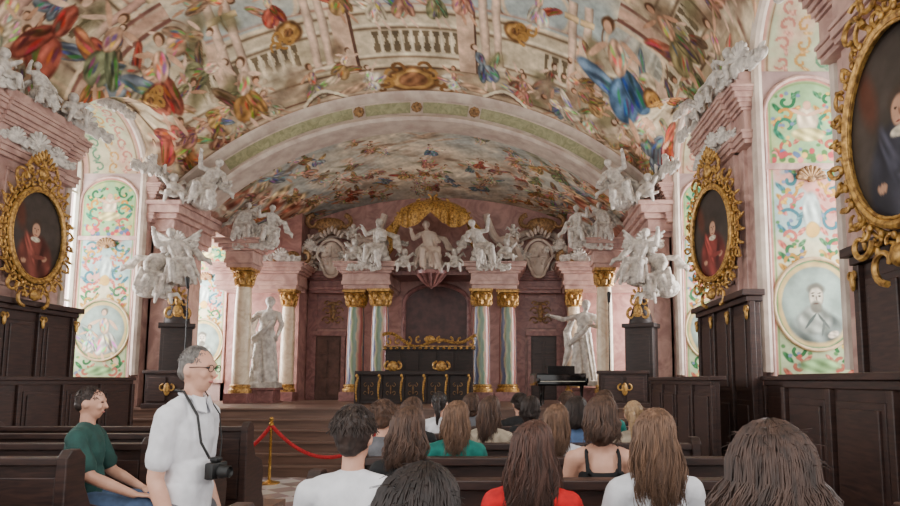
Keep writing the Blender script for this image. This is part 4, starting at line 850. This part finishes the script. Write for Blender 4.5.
# ---------------------------------------------------------------- portraits
def frame_mesh(a=.52,b=.68,seed=0):
    r=random.Random(seed); mb=MB()
    for rr,w,y in((1.,.036,-.06),(1.1,.018,-.03),(.94,.012,-.08),(1.18,.014,-.02)): mb.tube([(a*rr*math.cos(t),y,b*rr*math.sin(t)) for t in [2*pi*i/48 for i in range(48)]],w,8,closed=True)
    n=30
    for k in range(n):
        t=2*pi*(k+.5)/n; cx,cz=(a*1.25)*math.cos(t),(b*1.18)*math.sin(t); R=.065+.055*(k%3==0)
        scroll(mb,(cx,cz),R,t+(0 if k%2 else pi),(5 if k%2 else -5),.019,-.05)
        mb.ell((cx*1.1,-.03,cz*1.09),(.024,.018,.07),Euler((0,-t+pi/2+r.uniform(-.6,.6),0)).to_matrix())
        mb.ell((a*1.13*math.cos(t+.1),-.07,b*1.10*math.sin(t+.1)),(.02,.02,.03))
    for s in(-1,1): 
        scroll(mb,(s*.16,b*1.38),.15,1.5,-s*5,.028,-.07); scroll(mb,(s*.18,-b*1.34),.14,-1.5,s*5,.026,-.06); scroll(mb,(s*.4,b*1.15),.14,0,-s*5,.026,-.06); scroll(mb,(s*.1,b*1.56),.1,1.5,s*5,.024,-.07); scroll(mb,(s*.42,-b*1.08),.13,0,s*5,.025,-.06); scroll(mb,(s*.28,b*1.3),.09,2.5,s*5,.02,-.09)
    for k in range(9): mb.ell(((k-4)*.05,-.08,b*1.55+.04*(4-abs(k-4))),(.02,.03,.08),Euler((0,(k-4)*.22,0)).to_matrix())
    mb.ell((0,-.08,-b*1.3),(.09,.05,.08)); mb.ell((0,-.08,b*1.35),(.09,.05,.1)); return mb.mesh('frame')
FR=frame_mesh(seed=1)
def portrait_mesh(v,a=.50,b=.66):
    Rr,T=np.meshgrid(np.linspace(0,1,60),np.linspace(0,2*pi,110)); X=a*Rr*np.cos(T); Z=b*Rr*np.sin(T)
    p=Paint(X,Z,(.28,.25,.23),.01,9.); p.mask(.3+fbm(X,Z,v,5)*.5,(.20,.175,.16)); rb=[(.44,.20,.18),(.20,.28,.30),(.40,.22,.19),(.19,.19,.22)][v%4]
    p.ell(0,-.36,.36,.42,0,rb,.2,1.); p.ell(-.1,-.2,.08,.3,.4,tuple(c*1.4 for c in rb),.4,.8); p.ell(.12,-.3,.05,.25,-.2,tuple(c*.6 for c in rb),.5); p.ell(0,.14,.115,.12,0,(.28,.23,.20),.3); p.ell(0,.08,.085,.115,0,(.74,.57,.47),.2)
    p.ell(0,-.06,.10,.045,0,(.76,.72,.64),.25,.6); p.ell(.18,-.32,.06,.045,.5,(.68,.52,.42),.2); p.line(-.05,-.32,.18,-.3,.04,tuple(c*1.2 for c in rb)); p.ell(-.2,-.4,.055,.04,.2,(.68,.52,.42),.2); p.ell(-.3,.25,.12,.3,.2,(.34,.21,.17),.6)
    for dx in(-.03,.03): p.ell(dx,.10,.015,.010,0,(.16,.12,.1),.3)
    p.line(0,.09,.01,.05,.010,(.56,.4,.32)); p.line(-.025,.01,.025,.01,.008,(.5,.25,.22))
    return painted('portrait',np.stack([X,np.full_like(X,-.03),Z],-1),p.C,M['oil'])
BK=MB(); BK.lathe([(.56,0),(.56,.05)],seg=40,sy=1.3,mt=Matrix.Rotation(-pi/2,4,'X')); BKm=BK.mesh('backboard')
v=0
for sg in(-1,1):
    for y in (4.55,9.0 if sg>0 else 9.12):
        v+=1; far_=y>6
        thing('portrait_painting','oval oil portrait in a lavish gilded scroll frame on a pier','painting',
          [('picture_frame',FR,M['gold']),('canvas',portrait_mesh(v),M['oil'],'portrait of a robed figure'),('backboard',BKm,M['wood'])],(sg*4.84,y,3.66 if far_ else 3.48),(0,0,-sg*(pi/2-((.25 if sg>0 else .03) if far_ else .1))),.98 if far_ else 1.12)
# ---------------------------------------------------------------- stalls along walls
def stall_back(L,h=2.25):
    mb=MB(); mb.box(-L/2,L/2,0,.1,0,h); mb.box(-L/2-.04,L/2+.04,-.08,.12,h-.12,h-.05); mb.box(-L/2-.08,L/2+.08,-.14,.14,h-.05,h+.03); mb.box(-L/2-.03,L/2+.03,-.05,.1,0,.12)
    n=3; w=L/n
    for i in range(n):
        x0=-L/2+i*w+.1; x1=x0+w-.2
        for z0,z1 in((1.0,h-.25),(.2,.9)):
            mb.box(x0,x1,-.025,.0,z0,z1); mb.box(x0+.06,x1-.06,-.045,.0,z0+.06,z1-.06)
    for i in range(n+1): x=-L/2+i*w; mb.box(x-.045,x+.045,-.05,.02,.12,h-.12)
    return mb.mesh('stall_back',smooth=False,bevel=.008)
mb=MB()
for dx in(-.03,.03): scroll(mb,(dx,-.22),.04,1.5,(-5 if dx>0 else 5),.014,-.08)
mb.ell((0,-.075,-.26),(.03,.025,.09)); CPM=mb.mesh('capital')
SBL=2.2; SB=stall_back(SBL)
def parapet(L,h=1.15):
    mb=MB(); mb.box(-L/2,L/2,0,.07,0,h); mb.box(-L/2-.03,L/2+.03,-.06,.14,h,h+.05); mb.box(-L/2,L/2,-.03,.0,h-.06,h); mb.box(-L/2-.01,L/2+.01,-.04,.08,0,.12)
    n=max(2,round(L/.75)); w=L/n
    for i in range(n):
        x0=-L/2+i*w+.08; x1=x0+w-.16; mb.box(x0,x1,-.02,0,.2,h-.14); mb.box(x0+.05,x1-.05,-.04,0,.25,h-.19); mb.box(x0+.1,x1-.1,-.028,0,.3,h-.24)
    for i in range(n+1): x=-L/2+i*w; mb.box(x-.035,x+.035,-.04,.01,.12,h-.06)
    return mb.mesh('parapet',smooth=False,bevel=.006)
for sg in(-1,1):
    rz=-sg*pi/2
    for y in (4.4,9.15):
        r=thing('choir_stall','tall dark walnut panelled stall with gilded capitals against the pier','stall',[('panelling',SB,M['wood'])],(sg*4.98,y,.45),(0,0,rz),group='tall panelled stalls')
        for i in range(4): o=obj('gilded_capital',CPM,M['gold'],parent=r,loc=(-SBL/2+i*SBL/3,0,2.25)); o['label']='small gilded scroll capital'
    for (y0,y1) in((1.6,5.5),(7.5,10.8)):
        single('wooden_partition','dark walnut panelled stall front with moulded top rail','partition',parapet(y1-y0),M['wood'],(sg*4.3,(y0+y1)/2,.45),(0,0,rz),group='stall fronts')
    for (y0,y1) in((5.6,8.0),(10.3,11.0)):
        single('wall_panelling','low dark wooden panelling below the window','panelling',parapet(y1-y0),M['wood'],(sg*5.1,(y0+y1)/2,.45),(0,0,rz),group='low wall panelling')
def pulpit():
    mb=MB(); mb.box(-.3,.3,-.2,.2,0,1.5); mb.box(-.35,.35,-.25,.25,1.5,1.58); mb.box(-.24,.24,-.22,-.2,.15,1.35); mb.box(-.34,.34,-.24,.24,0,.1)
    mb.lathe([(.26,1.58),(.24,1.7),(.16,1.9),(.12,2.05)],seg=16); w=mb.mesh('cabinet',bevel=.008)
    g=MB(); 
    for s in(-1,1): scroll(g,(s*.14,1.75),.12,1.5,-s*5,.035,-.2); scroll(g,(s*.1,2.0),.1,1.5,-s*5,.03,-.12)
    g.ell((0,-.2,1.8),(.1,.06,.14)); g.ell((0,-.12,2.05),(.08,.07,.16))
    for k in range(5): t=pi*k/4; g.cap((0,-.12,2.1),(.15*math.cos(t),-.12,2.12+.14*math.sin(t)),.02,.03,8)
    return w,g.mesh('gilded_ornament')
PU=pulpit()
for sg in(-1,1):
    thing('cabinet','tall dark wooden cabinet with gilded scrollwork beside the arch pier','cabinet',[('cabinet_body',PU[0],M['woodd']),('gilded_ornament',PU[1],M['gold'],'gilded scrolls')],(sg*4.46,12.45,1.1),(0,0,-sg*.5),(.9,.9,1),group='dark cabinets by the arch')
def lectern():
    mb=MB(); mb.box(-.42,.42,-.2,.2,0,.62); mb.box(-.46,.46,-.24,.24,.62,.68); mb.box(-.46,.46,-.24,.24,0,.08); 
    for x in(-.2,.2): mb.box(x-.16,x+.16,-.225,-.2,.12,.56)
    g=MB(); 
    for s in(-1,1): scroll(g,(s*.07,.36),.07,1.5,-s*5,.02,-.24)
    g.ell((0,-.24,.34),(.06,.03,.12)); return mb.mesh('desk',smooth=False,bevel=.006),g.mesh('crest')
LE=lectern()
for sg,y in((-1,12.2),(1,12.4)):
    thing('desk','dark wooden stage desk front with a gilded crest','desk',[('desk_body',LE[0],M['wood']),('crest',LE[1],M['gold'],'gilded crest')],(sg*4.05+(0 if sg>0 else -.2),y-.15,1.1),(0,0,0),group='dark stage desks')
mb=MB(); mb.box(-1.0,1.15,.25,.35,.0,1.25); mb.box(-1.05,1.2,.2,.4,1.2,1.28); 
for i in range(5): x=-.98+.43*i; mb.box(x+.04,x+.37,.22,.25,.7,1.15)
mb.box(-1.0,1.15,-.15,.3,.38,.45)
BEN=mb.mesh('bench',smooth=False,bevel=.006)
g=MB()
g.tube([(-1.08+2.3*i/40,.25,1.42+.09*math.sin(i/40*pi*4+.5)+.09*math.cos(i/40*2*pi)) for i in range(41)],.04,6)
for i in range(9):
    x=-.95+.255*i; scroll(g,(x,1.38+.05*math.sin(i*pi/8)),.09,1.5,(5 if i%2 else -5),.028,.25)
for i in range(16): g.ell((-1.0+.143*i,.2,1.24),(.04,.03,.03))
g.box(-1.05,1.2,.22,.27,1.26,1.30); g.ell((0.08,.25,1.45),(.14,.06,.09))
thing('bench','dark wooden throne bench with gilded openwork cresting','bench',[('bench_body',BEN,M['woodd']),('cresting',g.mesh('cresting'),M['gold'],'gilded openwork cresting')],(-.02,14.9,1.1),(0,0,0),(.95,1,1))
mb=MB(); mb.box(-1.3,1.1,0,.06,0,.08); mb.box(-1.35,1.15,-.08,.12,.62,.7)
mb.box(-1.3,1.1,0.02,.06,.08,.62)
for i in range(6): x=-1.3+.48*i; mb.box(x-.06,x+.06,-.05,.1,0,.62)
BAL=mb.mesh('bal',smooth=False,bevel=.006)
gc=MB()
for s in(-1,1): scroll(gc,(s*.06,.4),.05,1.5,-s*5,.008,-.02); scroll(gc,(s*.06,.24),.05,-1.5,s*5,.008,-.02)
gc.ell((0,-.02,.3),(.018,.02,.1)); GC=gc.mesh('cartouche')
gh=MB(); gh.tube([(0,-.07,.05),(-.02,-.09,.25),(0,-.1,.45),(.02,-.09,.55),(0,-.07,.63)],[.014,.02,.03,.022,.015],6); gh.ell((0,-.1,.6),(.028,.028,.038)); GH=gh.mesh('herm')
gt=MB()
for s in(-1,1): scroll(gt,(s*.1,.8),.1,1.5,-s*5,.03,0)
gt.ell((0,0,.80),(.12,.05,.12)); GT=gt.mesh('top')
bl=thing('balustrade','dark wooden balustrade with gilded cartouches in front of the bench','balustrade',[('balustrade_body',BAL,M['woodd'])],(-.05,14.1,1.1))
for i in range(5): obj('gilded_cartouche',GC,M['goldd'],parent=bl,loc=(-1.06+.48*i,0,0))
for i in range(6): obj('gilded_herm',GH,M['gold'],parent=bl,loc=(-1.3+.48*i,0,0))
for x in(-.55,.5): obj('gilded_crest',GT,M['gold'],parent=bl,loc=(x,0,0))
# piano
out=[(-.72,-.1),(.72,-.1),(.72,.5),(.6,.85),(.3,1.05),(.1,1.4),(-.15,1.75),(-.5,1.8),(-.72,1.55)]
def flat(pts,z0,z1):
    n=len(pts); mb=MB(); return mb.add([(x,y,z0) for x,y in pts]+[(x,y,z1) for x,y in pts],[tuple(range(n))[::-1],tuple(range(n,2*n))]+[(i,(i+1)%n,(i+1)%n+n,i+n) for i in range(n)])
bm_=flat(out,.58,.9); bm_.box(-.72,.72,-.3,-.1,.58,.7); bm_.box(-.74,-.66,-.32,-.1,.66,.8); bm_.box(.66,.74,-.32,-.1,.66,.8)
lg=MB(); lg.lathe([(.035,0),(.03,.05),(.05,.5),(.07,.58)],seg=12); LG=lg.mesh('leg')
lidm=flat(out,.0,.03).mesh('lid',smooth=False)
ky=MB(); ky.box(-.65,.65,-.28,-.12,.7,.715); rest=MB(); rest.box(-.4,.4,-.02,.0,.92,1.15)
pn=thing('grand_piano','black lacquered grand piano with closed lid on the stage','piano',[('piano_body',bm_.mesh('pb',bevel=.01),M['black']),('keyboard',ky.mesh('k',smooth=False),M['ivory'],'white keys'),('music_rest',rest.mesh('r',smooth=False,bevel=.005),M['black'])],(2.95,12.9,1.1),(0,0,.1),.68)
for (x,y) in((-.6,.0),(.6,.0),(-.3,1.55)): obj('leg',LG,M['black'],parent=pn,loc=(x,y,0))
obj('lid',lidm,M['black'],parent=pn,loc=(0,0,.905))
mb=MB(); mb.lathe([(.16,0),(.16,.02),(.06,.04),(.022,.06),(.022,.88),(.04,.9),(.04,.93),(.02,.95),(.035,.98),(.03,1.01),(.005,1.03)],seg=20); SN=mb.mesh('stanchion')
sx=[-3.2,-1.80,.0]
for x in sx: single('stanchion','brass rope barrier post before the stage steps','barrier post',SN,M['brass'],(x,10.35,0),group='brass barrier posts')
for a,b in zip(sx[:-1],sx[1:]):
    mb=MB(); mb.tube([(a+(b-a)*t,10.35,.9-.5*(1-(2*t-1)**2)) for t in [i/20 for i in range(21)]],.03,8); single('barrier_rope','red velvet rope sagging between brass posts','rope',mb.mesh('rope'),M['rope'],group='red barrier ropes')
for x,y,h in((-4.05,12.0,2.3),(3.98,13.35,2.2)):
    mb=MB(); mb.lathe([(.016,.0),(.012,h-.1)],seg=8); 
    for k in range(3): a=2*pi*k/3; mb.tube([(0,0,.35),(.3*math.cos(a),.3*math.sin(a),.01)],.012,6)
    b2=MB(); b2.cap((0,-.02,h-.08),(0,-.06,h+.08),.03,.045,10)
    thing('microphone_stand','thin black microphone stand with tripod base on the stage','microphone stand',[('tripod',mb.mesh('tp'),M['blackp']),('microphone',b2.mesh('mic'),M['blackp'])],(x,y,1.1),group='microphone stands')
# ---------------------------------------------------------------- pews
def pewm(L):
    b=MB(); b.box(0,L,0,.04,.1,.93); b.box(-.0,L,-.04,.08,.9,.95)
    n=max(2,round(L/.8)); w=L/n
    for i in range(n): b.box(i*w+.07,(i+1)*w-.07,-.015,0,.18,.82)
    s=MB(); s.box(0,L,.04,.42,.41,.45); s.box(0,L,.1,.13,.1,.41)
    e=MB(); pts=[(-.07,0),(.48,0),(.48,.1),(.42,.2),(.44,.42),(.40,.55),(.2,.62),(.13,.75),(.12,.95),(.06,1.0),(-.02,1.0),(-.07,.95)]
    n=len(pts); e.add([(-.035,y,z) for y,z in pts]+[(.035,y,z) for y,z in pts],[tuple(range(n))[::-1],tuple(range(n,2*n))]+[(i,(i+1)%n,(i+1)%n+n,i+n) for i in range(n)])
    return b.mesh('backrest',smooth=False,bevel=.006),s.mesh('seat',smooth=False,bevel=.006),e.mesh('end_panel',smooth=False,bevel=.008)
PR=pewm(2.45); PL=pewm(2.75)
for i in range(8):
    yb=[1.25,2.42,3.37,4.32,5.27,6.22,7.17,8.12][i]
    for sg,(b,s,e),x0,L in((1,PR,1.0,2.45),(-1,PL,-3.65,2.75)):
        if sg<0 and i==7: continue
        r=thing('pew','dark brown wooden pew with panelled back and curved end panels','bench',[('backrest',b,M['wood']),('seat',s,M['wood'])],(x0,yb,.15),group='audience pews')
        obj('end_panel',e,M['wood'],parent=r,loc=(0,0,0)); obj('end_panel',e,M['wood'],parent=r,loc=(L,0,0))
# ---------------------------------------------------------------- light, world, camera
w=bpy.data.worlds.new('World'); SC.world=w; w.use_nodes=True; w.node_tree.nodes['Background'].inputs[0].default_value=(1,.985,.955,1); w.node_tree.nodes['Background'].inputs[1].default_value=2.45
for sg in(-1,1):
    for j,(a,b) in enumerate(WINS):
        L=bpy.data.lights.new('window_light','AREA'); L.shape='RECTANGLE'; L.size=3.6; L.size_y=b-a-.2; L.energy=[240,260,330,720][j]; L.color=(1,.98,.95)
        o=bpy.data.objects.new('window_light',L); COL.objects.link(o); o.location=(sg*6.7,(a+b)/2,3.7); o.rotation_euler=(0,sg*pi/2,0)
cd=bpy.data.cameras.new('Camera'); cd.lens=26; cd.sensor_width=36; cd.shift_x=-.07; cd.shift_y=.0656; cd.clip_start=.05
co=bpy.data.objects.new('Camera',cd); COL.objects.link(co); co.location=(2,0,1.6); co.rotation_euler=(math.radians(96),0,0); SC.camera=co
